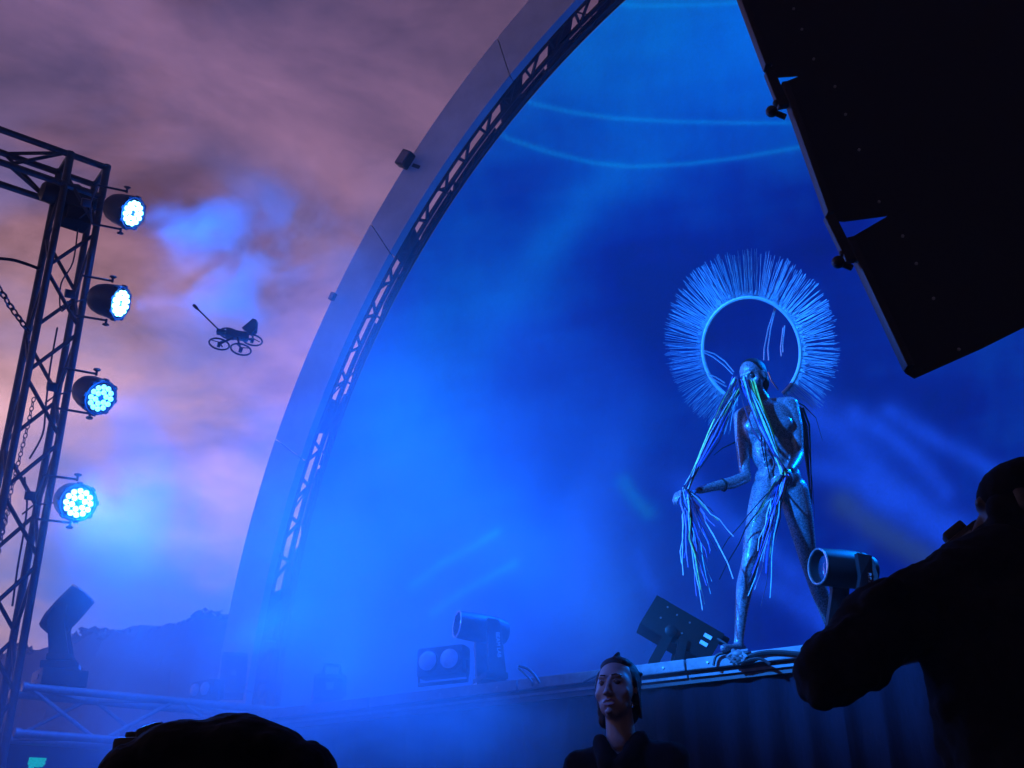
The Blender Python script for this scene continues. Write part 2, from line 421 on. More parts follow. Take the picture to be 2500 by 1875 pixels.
# ------------------------------------------------------------------ dome shell used as projection screen
def seg_dist(px, py, pts):
    d = np.full(px.shape, 1e9)
    for (x0, y0), (x1, y1) in zip(pts[:-1], pts[1:]):
        dx, dy = x1 - x0, y1 - y0; t = np.clip(((px - x0) * dx + (py - y0) * dy) / (dx * dx + dy * dy), 0, 1)
        d = np.minimum(d, np.hypot(px - x0 - t * dx, py - y0 - t * dy))
    return d
def vnoise(x, y, seed):
    g = np.random.default_rng(seed).random((64, 64)); xi = np.floor(x).astype(int); yi = np.floor(y).astype(int)
    fx = x - xi; fy = y - yi; fx = fx * fx * (3 - 2 * fx); fy = fy * fy * (3 - 2 * fy)
    a = g[xi % 64, yi % 64]; b = g[(xi + 1) % 64, yi % 64]; c = g[xi % 64, (yi + 1) % 64]; d = g[(xi + 1) % 64, (yi + 1) % 64]
    return (a * (1 - fx) + b * fx) * (1 - fy) + (c * (1 - fx) + d * fx) * fy
def artwork(px, py):
    """the blue picture thrown on the shell: veils, thin arcs, broad slanting strokes and some haze glow"""
    def g(d, s): return np.exp(-(d / s) ** 2)
    def fb(x, y, s): return .55 * vnoise(x, y, s) + .3 * vnoise(2.1 * x, 2.1 * y, s + 1) + .15 * vnoise(4.3 * x, 4.3 * y, s + 2)
    wob = (fb(px / 160, py / 160, 3) - .5)
    x = px + wob * 26; y = py + (fb(px / 150 + 9, py / 150, 8) - .5) * 26
    v = .27 + .13 * (fb(px / 260, py / 260, 21) - .5)
    v += .30 / (1 + np.exp((y - 215 - .06 * (x - 1500)) / 75))                 # bright veil at the crown
    v += .12 / (1 + np.exp((y - 400 + .02 * (x - 1500)) / 22))                 # under the lower arc
    v += .20 * g(seg_dist(x, y, [(1560, 430), (1400, 560), (1270, 720), (1080, 880), (960, 1060)]), 120)
    v += .10 * g(seg_dist(x, y, [(1500, 430), (1330, 600)]), 45)
    v -= .10 * g(np.hypot((x - 1560) / 1.25, y - 640), 190)                    # dark pool behind the halo
    v -= .085 / (1 + np.exp((np.hypot(x - 1800, y - 1000) - 590) / 14))          # big round edge left of the dancer
    v += .14 * g(seg_dist(x, y, [(1150, 560), (1020, 800), (900, 1000)]), 80)
    v += .30 * g(seg_dist(x, y, [(700, 1500), (900, 1330), (1050, 1180)]), 190)  # glow of lit haze painted into the picture
    r = np.zeros_like(v); gr = np.zeros_like(v); vio = np.zeros_like(v)
    for pts, w, s in (([(1180, 300), (1240, 338), (1340, 372), (1450, 398), (1540, 407), (1680, 400), (1800, 386), (1960, 358), (2100, 330)], 4, .13),
                      ([(1230, 225), (1300, 253), (1400, 275), (1500, 289), (1650, 297), (1800, 300), (1960, 300), (2150, 296)], 3.6, .13),
                      ([(1480, 6), (1560, 15), (1720, 12), (1900, 2)], 3.6, .12)):
        d = seg_dist(px + wob * 8, py, pts); v += s * (g(d, w) + .35 * g(d, w * 2.6)); gr += .035 * g(d, w * 1.3)
    for pts, w, s in (([(1000, 1430), (1080, 1370), (1215, 1300)], 9, .42), ([(1050, 1492), (1150, 1432), (1255, 1378)], 9, .40),
                      ([(1690, 1190), (1760, 1260), (1860, 1340), (1960, 1420), (2080, 1530)], 26, .26),
                      ([(1830, 1420), (1900, 1445), (1990, 1500), (2080, 1570)], 26, .28),
                      ([(1985, 1010), (2060, 1070), (2150, 1170), (2290, 1270), (2400, 1330)], 36, .33),
                      ([(2000, 1140), (2100, 1190), (2230, 1270), (2330, 1330)], 28, .24),
                      ([(2080, 1010), (2160, 1060), (2240, 1120), (2310, 1200)], 22, .28), ([(2170, 1005), (2260, 1060), (2370, 1120), (2470, 1180)], 19, .25),
                      ([(1560, 1355), (1585, 1420), (1600, 1440)], 15, .16), ([(1640, 1180), (1720, 1270), (1790, 1330)], 30, .09)):
        d = seg_dist(x, y, pts); k = s * (.75 * g(d, w * 1.1) + .35 * g(d, w * 2.0)) * (.7 + .6 * fb(px / 60, py / 60, 40))
        if pts[0][0] < 1400: v += k
        else: vio += k
    t = g(seg_dist(x, y, [(1522, 1175), (1535, 1205), (1575, 1250)]), 20); v += .07 * t; gr += .05 * t     # greenish stroke
    t2 = g(seg_dist(x, y, [(2050, 1230), (2150, 1300), (2280, 1380), (2400, 1450)]), 34); v -= .08 * t2; gr += .028 * t2; r += .012 * t2
    v += .07 * (fb(px / 22, py / 70, 60) - .5) + .10 * (fb(px / 200, py / 40 + px / 260, 70) - .5) + .10 * (fb(px / 90, py / 90, 90) - .5)
    v = np.clip(v, .10, 1.3)
    B = np.clip(.22 + 1.05 * v, 0, 1.4) * .62; G = .010 + .27 * np.clip(v - .16, 0, 2) ** 1.35 + gr
    B += .95 * vio; G += .10 * vio; r += .012 * vio
    return np.stack([r + .0 * v, G, B, np.ones_like(v)], 1)
def dome():
    na, nb = 760, 330
    a = np.linspace(R(186), R(-6), na); b = (np.linspace(0, 1, nb) ** 1.15) * math.pi / 2
    Aa, Bb = np.meshgrid(a, b); Aa = Aa.ravel(); Bb = Bb.ravel()
    r = RS2 * np.cos(Bb); depth = .62 * RS2 * np.sin(Bb)
    o = np.array(Vector((0, 11.15, 0)) + N_ * .03); u = np.array(U); n = np.array(N_)
    P = o + np.outer(CS2[0] + r * np.cos(Aa), u) + np.outer(depth, n)
    P[:, 2] = CS2[1] + r * np.sin(Aa)
    idx = np.arange(na * nb).reshape(nb, na)
    fs = np.stack([idx[:-1, :-1].ravel(), idx[:-1, 1:].ravel(), idx[1:, 1:].ravel(), idx[1:, :-1].ravel()], 1)
    keep = P[fs[:, 0], 2] > ZS - .4; fs = fs[keep]
    me = bpy.data.meshes.new('shell_screen'); me.from_pydata(P.tolist(), [], fs.tolist())
    px, py = projn(P); ca = me.color_attributes.new('picture', 'FLOAT_COLOR', 'POINT')
    ca.data.foreach_set('color', artwork(px, py).astype(np.float32).ravel())
    for p in me.polygons: p.use_smooth = True
    m = bpy.data.materials.new('projection_on_shell'); m.use_nodes = True; nt = m.node_tree; bs = nt.nodes['Principled BSDF']
    at = nt.nodes.new('ShaderNodeVertexColor'); at.layer_name = 'picture'
    nz = nt.nodes.new('ShaderNodeTexNoise'); nz.inputs['Scale'].default_value = 30; nz.inputs['Detail'].default_value = 4
    tc = nt.nodes.new('ShaderNodeTexCoord'); nt.links.new(tc.outputs['Object'], nz.inputs['Vector'])
    mr = nt.nodes.new('ShaderNodeMapRange'); mr.inputs['To Min'].default_value = .82; mr.inputs['To Max'].default_value = 1.18; nt.links.new(nz.outputs['Fac'], mr.inputs['Value'])
    nt.links.new(at.outputs['Color'], bs.inputs['Emission Color']); nt.links.new(mr.outputs[0], bs.inputs['Emission Strength'])
    bs.inputs['Base Color'].default_value = (.05, .05, .055, 1); bs.inputs['Roughness'].default_value = .95; bs.inputs['Specular IOR Level'].default_value = .1
    m.cycles.emission_sampling = 'NONE'
    me.materials.append(m)
    ob = bpy.data.objects.new('shell_screen', me); COL.objects.link(ob)
    tag(ob, 'curved shell behind the stage glowing with a blue projected picture of arcs and slanting strokes', 'projection screen')
dome()

# floodlight box and small fitting on the arch's outer edge
def arch_box(px, py, s, label):
    p = WP(px, py, A0 - N_ * .1, N_)
    th = math.atan2(p.z - CO[1], (p - A0).dot(U) - CO[0]); out = U * math.cos(th) + Z * math.sin(th); tn = U * -math.sin(th) + Z * math.cos(th)
    t = thing('floodlight', p, label, 'floodlight')
    MB().box(p, (s, s * .75, s * 1.35), out, N_, tn, bev=s * .14).obj('housing', M['black'], t, smooth=True)
    MB().box(p - N_ * s * .4, (s * .75, s * .05, s * 1.05), out, N_, tn).obj('glass', M['lens'], t)
    MB().box(p - out * s * .75 + N_ * .12, (s * .8, s * .3, s * .3), out, N_, tn).obj('bracket', M['lattice'], t)
arch_box(989, 389, .155, 'small black floodlight box on the upper outer edge of the arch')
arch_box(812, 724, .07, 'tiny dark fitting low on the outer edge of the arch')

# ------------------------------------------------------------------ truss tower, beams
TU = Vector((.79, .613, 0)).normalized(); TV = Vector((-TU.y, TU.x, 0)); SEC = .29
TC = W(86, 820, 7.0); TC.z = 0
ZT = CZ + ray(166, 378).z / ray(166, 378).y * (TC.y)
def truss(name, o, axis, su, sv, length, label, bay=.45, mat_=None, phase=0, group=None, skip=()):
    mat_ = mat_ or M['alu']; axis = axis.normalized()
    t = thing(name, o, label, 'truss', group)
    c = [o, o + su, o + su + sv, o + sv]
    for p in c: MB().cyl(p, p + axis * length, .027, n=10).obj('chord', mat_, t, smooth=True)
    nb = int(length / bay)
    for k in range(4):
        if k in skip: continue
        a, b = c[k], c[(k + 1) % 4]
        for i in range(nb):
            q0 = axis * (i * bay); q1 = axis * ((i + 1) * bay)
            if (i + k + phase) % 2: a_, b_ = a, b
            else: a_, b_ = b, a
            MB().cyl(a_ + q0 + axis * .03, b_ + q1 - axis * .03, .0148, n=7).obj('brace', mat_, t, smooth=True)
    for p in c:
        for q in (0, length): MB().lathe(p + axis * (q - .02), axis, [(0, .027), (.002, .034), (.038, .034), (.04, .027)], 10).obj('coupler', mat_, t, smooth=True)
    return t
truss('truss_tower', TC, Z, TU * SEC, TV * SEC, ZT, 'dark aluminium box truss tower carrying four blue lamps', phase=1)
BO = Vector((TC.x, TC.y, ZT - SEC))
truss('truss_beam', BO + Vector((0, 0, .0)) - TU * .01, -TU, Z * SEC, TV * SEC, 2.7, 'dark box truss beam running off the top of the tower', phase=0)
m = MB()
t = thing('corner_block', BO, 'boxed corner joint on top of the lamp tower', 'truss joint')
for p in (BO, BO + TU * SEC, BO + TV * SEC, BO + TU * SEC + TV * SEC):
    MB().cyl(p, p + Z * (SEC + .015), .031, n=10).obj('post', M['alu'], t, smooth=True)
for z in (.0, SEC):
    for a, b in ((TU * 0, TU * SEC), (TV * SEC, TU * SEC + TV * SEC), (TU * 0, TV * SEC), (TU * SEC, TU * SEC + TV * SEC)):
        MB().cyl(BO + a + Z * z, BO + b + Z * z, .026, n=8).obj('rail', M['alu'], t, smooth=True)
# hoist hanging inside the tower head
hc = BO + TU * .13 + TV * .15 - Z * .02
t = thing('chain_hoist', hc - Z * .2, 'black chain hoist motor hanging inside the tower head', 'hoist')
MB().box(hc, (.25, .2, .2), TU, TV, Z, bev=.03).obj('motor_body', M['black'], t, smooth=True)
MB().lathe(hc - TU * .15, -TU, [(0, .085), (.03, .09), (.10, .08), (.12, .05)], 18).obj('motor_cap', M['black'], t, smooth=True)
MB().box(hc - Z * .16 + TU * .03, (.2, .18, .13), TU, TV, Z, bev=.02).obj('chain_bag', M['black_cloth'], t, smooth=True)
MB().torus(hc + Z * .13, TV, .03, .009, 16, 6).obj('hook', M['bolt'], t, smooth=True)
# bottom beam from the tower to the wings
b0 = WZ(54, 1670, 1); b0 = W(54, 1670, TC.y + .12)
zb = b0.z - SEC
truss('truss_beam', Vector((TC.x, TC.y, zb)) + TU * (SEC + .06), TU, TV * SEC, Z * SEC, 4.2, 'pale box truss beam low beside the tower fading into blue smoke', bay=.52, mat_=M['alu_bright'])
# chain of the hoist and hanging cables
def chain(pts, link, name, label, lw=.0042):
    m = MB(); pts = [Vector(p) for p in pts]; d = 0; k = 0
    for a, b in zip(pts[:-1], pts[1:]):
        ax = (b - a).normalized(); x, y, _ = basis(ax); L_ = (b - a).length; n = max(1, int(L_ / link))
        for i in range(n):
            c = a + (b - a) * ((i + .5) / n); s_ = x if k % 2 else y; w = link * .42; h = link * .68
            loop = [c + s_ * (w * math.cos(q)) + ax * (h * math.sin(q)) for q in [2 * math.pi * j / 8 for j in range(9)]]
            m.tube(loop, lw, 4); k += 1
    return tag(m.obj(name, M['chain'], smooth=True), label, 'chain')
cz = lambda z, k=0: Vector((TC.x + TU.x * .06 + TV.x * .04, TC.y + TU.y * .06 + TV.y * .04, z)) + TU * (.02 * math.sin(z * 3 + k))
chain([cz(z, 1) for z in np.arange(4.35, 2.0, -.25)], .032, 'hoist_chain', 'steel hoist chain hanging down inside the tower')
chain([cz(z, 2.3) + TV * .05 for z in np.arange(3.5, 1.9, -.25)], .032, 'hoist_chain', 'second steel chain fall hanging inside the lower tower')
chain([W(-40, 660, 6.6), W(-5, 700, 6.8), W(30, 755, 7.0), W(72, 812, 7.15)], .05, 'hoist_chain', 'slack heavy chain sloping from the left edge to the tower', .0085)
def cable(pts, r, name, label, cat='cable', sub=5):
    pts = [Vector(p) for p in pts]; out = []
    for i in range(len(pts) - 1):
        p0 = pts[max(i - 1, 0)]; p1 = pts[i]; p2 = pts[i + 1]; p3 = pts[min(i + 2, len(pts) - 1)]
        for k in range(sub):
            t = k / sub; out.append(.5 * ((2 * p1) + (p2 - p0) * t + (2 * p0 - 5 * p1 + 4 * p2 - p3) * t * t + (3 * p1 - p0 - 3 * p2 + p3) * t ** 3))
    out.append(pts[-1])
    return tag(MB().tube(out, r, 6).obj(name, M['cable'], smooth=True), label, cat)
cable([W(-60, 628, 6.9), W(20, 633, 6.95), W(60, 643, 7.0), W(98, 657, 7.05)], .012, 'power_cable', 'thick black cable from the left edge to the tower')
cable([W(140, 800, 7.2), W(122, 900, 7.2), W(112, 990, 7.2), W(104, 1060, 7.25), W(72, 1120, 7.25)], .007, 'power_cable', 'thin black cable looping down inside the middle of the tower')
cable([W(190, 560, 7.2), W(178, 640, 7.2), W(150, 690, 7.15), W(146, 740, 7.2), W(152, 760, 7.2), W(165, 735, 7.2)], .006, 'power_cable', 'thin black cable looped between the two upper lamps')
cable([W(60, 1165, 7.2), W(66, 1230, 7.2), W(58, 1300, 7.2), W(44, 1380, 7.2), W(30, 1480, 7.2)], .007, 'power_cable', 'thin black cable running down beside the lowest lamp')

# ------------------------------------------------------------------ LED par cans on the tower
PARS = []
def par_can(px, py, alpha, down, roll, lab, ledmat, power, grp='blue lamps clamped to the tower'):
    fc = W(px, py, 6.98); view = (CAM - fc).normalized(); right = view.cross(Z).normalized() * -1
    right = Vector((view.y * -1, view.x, 0)).normalized()
    if right.x < 0: right = -right
    ax = (view * math.cos(R(alpha)) + right * math.sin(R(alpha)) - Z * math.sin(R(down))).normalized()
    x, y, _ = basis(ax); x = -x if x.dot(right) < 0 else x
    rr = .128; Lh = .235; PARS.append((fc, ax))
    t = thing('par_can', fc - ax * Lh, lab, 'stage lamp', grp)
    prof = [(-Lh - .01, .045), (-Lh, .085), (-Lh + .03, .105), (-Lh * .62, .122), (-.075, rr), (-.05, rr + .004), (-.012, rr + .004), (0, rr), (-.002, rr - .012), (-.03, rr - .016)]
    h = MB().lathe(fc, ax, prof, 28, cap=True).obj('housing', M['par'], t, smooth=True)
    MB().lathe(fc - ax * .012, ax, [(-.012, .104), (.0, .104)], 24).obj('led_plate', M['black'], t)
    for k in range(8):                                  # octagonal lugs of the colour frame
        q = 2 * math.pi * k / 8 + .2; d = x * math.cos(q) + y * math.sin(q)
        MB().box(fc + d * (rr + .004) - ax * .02, (.018, .035, .03), d, ax, d.cross(ax), bev=.003).obj('frame_clip', M['par'], h)
    ang = R(roll)
    for n, rad, o in ((12, .082, 0), (6, .043, .26)):
        for k in range(n):
            q = 2 * math.pi * k / n + o + ang; c = fc + (x * math.cos(q) + y * math.sin(q)) * rad
            MB().ball(c - ax * .004, .0188, nu=10, nv=6).obj('led', ledmat, t, smooth=True)
    # yoke bracket: two arms and a cross bar clamped to the chord
    side = ax.cross(right).normalized(); side = -side if side.z < 0 else side
    piv = fc - ax * .10
    back = (-right * .8 + view * .25 - ax * .15).normalized()
    a1 = piv + side * (rr + .022); a2 = piv - side * (rr + .022)
    b1 = a1 + back * .22; b2 = a2 + back * .22
    yk = MB().tube([a1, b1], .0085, 6).tube([b1, b1.lerp(b2, .5) + back * .03, b2], .0085, 6).tube([b2, a2], .0085, 6).obj('yoke', M['par'], t, smooth=True)
    for p, sgn in ((a1, 1), (a2, -1)):
        MB().cyl(p - side * sgn * .012, p + side * sgn * .022, .009, n=8).lathe(p + side * sgn * .02, side * sgn, [(0, .013), (.008, .026), (.018, .024), (.022, .012)], 10).obj('clamp_knob', M['par'], yk, smooth=True)
    cb = b1.lerp(b2, .5) + back * .03
    MB().box(cb + back * .03, (.07, .06, .05), back, side, back.cross(side), bev=.008).obj('hook_clamp', M['par'], t, smooth=True)
    MB().tube([fc - ax * (Lh), fc - ax * (Lh + .06) - Z * .03, cb - side * .06, cb - side * .13 + back * .06], .006, 6).obj('cable', M['cable'], t, smooth=True)
    spot('par_lamp', fc + ax * .03, fc + ax * 3, power, (.0, .16, 1.0), 74, .8, .09, t)
    pl = bpy.data.lights.new('par_glow', 'POINT'); pl.energy = 16; pl.color = BLUE; pl.shadow_soft_size = .08
    po = bpy.data.objects.new('par_glow', pl); COL.objects.link(po); po.parent = t; po.location = ax * (Lh + .07)
    MB().lathe(fc - ax * .03, ax, [(-.002, .112), (0, .112)], 24).obj('reflector', M['par'], t)
    return t
par_can(326, 521, 50, 6, 5, 'topmost blue lit lamp of the four on the tower', M['led'], 330)
par_can(296, 741, 60, 4, 12, 'second lamp from the top of the tower, turned furthest aside', M['led'], 350)
par_can(247, 972, 40, 16, 18, 'third lamp down the tower with its separate cyan diodes showing', M['led_soft'], 120)
par_can(192, 1228, 20, 6, 8, 'lowest blue lamp of the tower, facing us and burning brightest', M['led'], 600)

# ------------------------------------------------------------------ drone
def drone():
    Yd = 6.4; c = W(578, 822, Yd); t = thing('camera_drone', c, 'small black drone with four ring guards hovering in the dusk sky', 'drone')
    px2m = (c - CAM).dot(ray(CX, CY)) / F
    rt = Vector((math.cos(R(-8)), math.sin(R(-8)) * 0 + .1, 0)).normalized()
    def P(px, py, dy=0): return W(px, py, Yd + dy)
    tilt = (Z + Vector((.10, .12, 0))).normalized()
    for (a, b, dy) in ((535, 840, -.06), (588, 853, -.10), (616, 830, .05), (560, 815, .10)):
        q = P(a, b, dy); g = MB().torus(q, tilt, .066, .0062, 26, 6).obj('ring_guard', M['black'], t, smooth=True)
        MB().lathe(q, tilt, [(-.02, .012), (.012, .013), (.016, .006)], 10).obj('motor', M['black'], t, smooth=True)
        x, y, _ = basis(tilt)
        for k in range(3):
            d = x * math.cos(k * 2.094 + a) + y * math.sin(k * 2.094 + a)
            MB().box(q + d * .03 + tilt * .014, (.05, .010, .0015), d, tilt.cross(d), tilt).obj('blade', M['black'], g)
        MB().cyl(q, c + Vector((0, 0, .005)), .008, n=6).obj('arm', M['black'], t)
    x, y, _ = basis(tilt); xx = Vector((.95, .2, -.06)).normalized(); yy = tilt.cross(xx).normalized(); xx = yy.cross(tilt)
    MB().box(c + tilt * .012, (.155, .06, .05), xx, yy, tilt, bev=.012).obj('body', M['black'], t, smooth=True)
    MB().box(P(545, 812), (.09, .05, .026), xx, yy, tilt, bev=.008).obj('battery', M['black'], t, smooth=True)
    MB().prism([P(590, 800, -.03), P(617, 777, -.03), P(625, 780, -.03), P(623, 806, -.03), P(610, 815, -.03)], (.0, .06, .01)).obj('action_camera', M['black'], t)
    a0 = P(540, 811); a1 = P(476, 748)
    an = MB().cyl(a0, a1, .0055, n=6).obj('antenna', M['black'], t)
    MB().cyl(a1.lerp(a0, .10), a1 - (a0 - a1) * .05, .011, n=8).obj('antenna_tip', M['black'], an)
drone()

# ------------------------------------------------------------------ moving heads and other lamps
def text_mesh(body, size, name, parent, o, x, y):
    cu = bpy.data.curves.new(name, 'FONT'); cu.body = body; cu.size = size; cu.extrude = .0006; cu.align_x = 'CENTER'; cu.align_y = 'CENTER'
    tmp = bpy.data.objects.new('tmp', cu); COL.objects.link(tmp); dg = bpy.context.evaluated_depsgraph_get()
    me = bpy.data.meshes.new_from_object(tmp.evaluated_get(dg)); bpy.data.objects.remove(tmp)
    m = MB(); z = Vector(x).cross(Vector(y))
    m.v = [Vector(o) + Vector(x) * v.co.x + Vector(y) * v.co.y + z * v.co.z for v in me.vertices]; m.f = [tuple(p.vertices) for p in me.polygons]
    return m.obj(name, M['letters'], parent)
def moving_head(c, ax, base, dia, length, label, yoke_dir=None, glass=True, writing=None, rimr=.0075):
    """c: centre of front ring, ax: direction the head looks, base: point under the base"""
    ax = Vector(ax).normalized(); t = thing('moving_head', base, label, 'stage lamp', 'moving head lamps')
    r = dia / 2; f = Vector(c)
    h = MB().lathe(f, ax, [(-length, r * .62), (-length + .01, r * .80), (-length * .78, r * .98), (-length * .45, r * 1.03), (-.02, r * .98), (0, r * .96), (-.004, r * .84), (-.05, r * .80), (-.055, r * .2)], 32).obj('head', M['black'], t, smooth=True)
    MB().torus(f, ax, r * .93, rimr, 40, 8).obj('lens_ring', M['chrome'], h, smooth=True)
    MB().lathe(f - ax * .05, ax, [(-.01, r * .80), (0, r * .78), (.012, r * .5), (.016, .002)], 28).obj('lens', M['lens'], h, smooth=True)
    side = ax.cross(Z).normalized(); mid = f - ax * (length * .58)
    for k in range(5):
        MB().torus(mid - ax * (length * (.12 + .045 * k)), ax, r * (.99 - .03 * k), .0035, 24, 5).obj('cooling_rib', M['black'], h)
    base = Vector(base); fw_ = Vector((ax.x, ax.y, 0)).normalized(); ytop = mid; ybot = base + Z * .085
    for s_ in (-1, 1):
        a = ytop + side * s_ * (r + .02); b = Vector((base.x, base.y, ybot.z)) + side * s_ * (r + .012)
        w0, w1 = r * .42, r * .62
        MB().prism([a + fw_ * w0 + Z * r * .45, a - fw_ * w0 + Z * r * .35, a - fw_ * w1 - Z * r * .7, b - fw_ * w1 * 1.05, b + fw_ * w1 * .95, a + fw_ * w1 * .7 - Z * r * .8], side * s_ * .03).obj('yoke_arm', M['black'], t)
        if writing and s_ == writing[1]:
            q = a.lerp(b, .42) + side * s_ * .0325; dn = (b - a).normalized(); text_mesh(writing[0], .035, 'lettering', t, q - fw_ * w1 * .35, dn, (side * s_).cross(dn))
    MB().box(Vector((base.x, base.y, ybot.z - .012)), (r * 1.6, 2 * r + .09, .04), fw_, side, Z, bev=.008).obj('yoke_bridge', M['black'], t, smooth=True)
    MB().lathe(base + Z * .052, Z, [(0, r * .7), (.02, r * .7)], 20).obj('turntable', M['black'], t, smooth=True)
    MB().box(base + Z * .027, (r * 2.3, r * 2.5, .05), fw_, side, Z, bev=.01).obj('base', M['black'], t, smooth=True)
    MB().box(base + Z * .03 + fw_ * (r * 1.16), (.004, r * .9, .025), fw_, side, Z).obj('display', M['label'], t)
    return t
# right-hand lamp at the front edge
def at_stage(px, v):                                    # where a pixel column meets the line v metres behind the stage edge
    d = ray(px, 1580); h = Vector((d.x, d.y, 0)).normalized()
    s_ = (E0 + N_ * v - CAM).dot(N_) / h.dot(N_); return Vector((h.x * s_, h.y * s_, ZS))
b = at_stage(2076, .14)
vw = (CAM - b); vw.z = 0; vw.normalize(); rt = Vector((-vw.y, vw.x, 0)); rt = rt if rt.x > 0 else -rt
fc = W(1997, 1383, b.y - .10)
moving_head(fc, vw * .56 - rt * .82 + Z * .02, b, .198, .33, 'black moving head lamp with bright lens ring at the right front of the stage', writing=('BEAM LAB', -1), rimr=.006)
# middle lamp
b = at_stage(1196, .20)
vw = (CAM - b); vw.z = 0; vw.normalize(); rt = Vector((-vw.y, vw.x, 0)); rt = rt if rt.x > 0 else -rt
moving_head(W(1116, 1524, b.y - .03), vw * .33 - rt * .93 + Z * .10, b, .172, .33, 'moving head lamp pointing left at mid stage edge, veiled by blue smoke', writing=('BEAM LAB', -1), rimr=.005)
# lamp standing on the low truss beam
p = Vector((TC.x, TC.y, zb + SEC)) + TU * (SEC + .30) + TV * .12; p.z = zb + SEC + .03
rz = W(140, 1640, p.y).z
t = thing('lamp_riser', p, 'dark riser case under the skyward lamp on the low beam', 'case')
MB().box((p.x, p.y, (p.z + rz) / 2), (.30, .26, rz - p.z - .004), TU, TV, Z, bev=.008).obj('case_body', M['black'], t, smooth=True)
for q_ in (-1, 1): MB().box(Vector((p.x, p.y, (p.z + rz) / 2)) + TU * (.152 * q_), (.008, .10, .03), TU, TV, Z).obj('handle', M['alu'], t)
p.z = rz
ax0 = (W(203, 1450, p.y) - W(133, 1533, p.y)).normalized()
moving_head(W(203, 1450, p.y - .02), ax0 * .99 + Vector((0, .12, 0)), p, .205, .335, 'dark moving head lamp tilted skyward on the low truss beam')

def blinder(c, face, r, gap, label, turn=0):
    face = Vector(face).normalized(); side = Vector((-face.y, face.x, 0)).normalized(); side = side if side.x > 0 else -side; upv = side.cross(face); upv = upv if upv.z > 0 else -upv
    t = thing('blinder_lamp', c - Z * (r * 2.0), label, 'stage lamp', 'two-cell blinder lamps')
    h = MB().box(c - face * .07, (gap + 2.7 * r, .12, 2.9 * r), side, face, upv, bev=.02).obj('housing', M['black'], t, smooth=True)
    for s_ in (-1, 1):
        q = c + side * (s_ * gap / 2)
        MB().lathe(q, face, [(-.02, r * 1.1), (.004, r * 1.1), (.006, r)], 24).obj('lens_rim', M['black'], h, smooth=True)
        MB().lathe(q + face * .004, face, [(0, r), (.012, r * .8), (.02, r * .4), (.022, .001)], 24).obj('lens', M['lens_pale'], h, smooth=True)
    e = gap / 2 + 1.45 * r
    MB().tube([c - face * .07 + side * e, c - face * .07 + side * e - upv * r * 2.0, c - face * .07 - side * e - upv * r * 2.0, c - face * .07 - side * e], .012, 6).obj('bracket', M['black'], t)
    MB().lathe(c - face * .13, -face, [(0, r * 1.2), (.05, r * .9)], 16).obj('back_cover', M['black'], t, smooth=True)
    return t
q = at_stage(1070, .06)
vw = (CAM - q); vw.normalize()
blinder(W(1071, 1611, q.y), (vw.x - .45, vw.y, .05), .062, .145, 'two-cell blinder lamp with pale round lenses left of the smoky moving head')
q = Vector((TC.x, TC.y, 0)) + TU * 2.0
blinder(W(489, 1683, q.y), (.15 - .8, -1, 0.02), .05, .11, 'two-cell blinder lamp on the low beam near the arch foot')
# black case at the arch foot
def road_case(px0, py0, px1, py1, Y, label, handle=False):
    a = W(px0, py1, Y); b_ = W(px1, py0, Y); w = (Vector((b_.x, b_.y, 0)) - Vector((a.x, a.y, 0))).length; h = b_.z - a.z
    c = (a + b_) / 2; t = thing('road_case', (c.x, c.y, a.z), label, 'case')
    x = Vector((.97, .24, 0)).normalized(); y = Vector((-x.y, x.x, 0))
    MB().box(c + y * .2, (w, .4, h), x, y, Z, bev=.01).obj('case_body', M['black_paint'], t, smooth=True)
    for s_ in (-1, 1):
        MB().box(c + x * (s_ * w / 2) + y * -.001, (.022, .03, h), x, y, Z).obj('edge_rail', M['alu'], t)
        MB().box(c + Z * (s_ * h / 2) + y * -.001, (w, .03, .022), x, y, Z).obj('edge_rail', M['alu'], t)
    MB().box(c - y * .006, (w * .25, .012, .05), x, y, Z, bev=.003).obj('latch', M['bolt'], t)
    if handle: MB().tube([c + x * w * .35 + Z * h * .5, c + x * w * .3 + Z * (h * .5 + .07), c - x * w * .2 + Z * (h * .5 + .075), c - x * w * .26 + Z * h * .5], .014, 6).obj('handle', M['black'], t)
    return t
road_case(538, 1596, 602, 1690, 9.6, 'dark flat case standing in front of the arch foot')
q = at_stage(800, .35)
road_case(768, 1650, 842, 1700, q.y, 'dark case with a carrying handle lost in smoke at the stage corner', True)

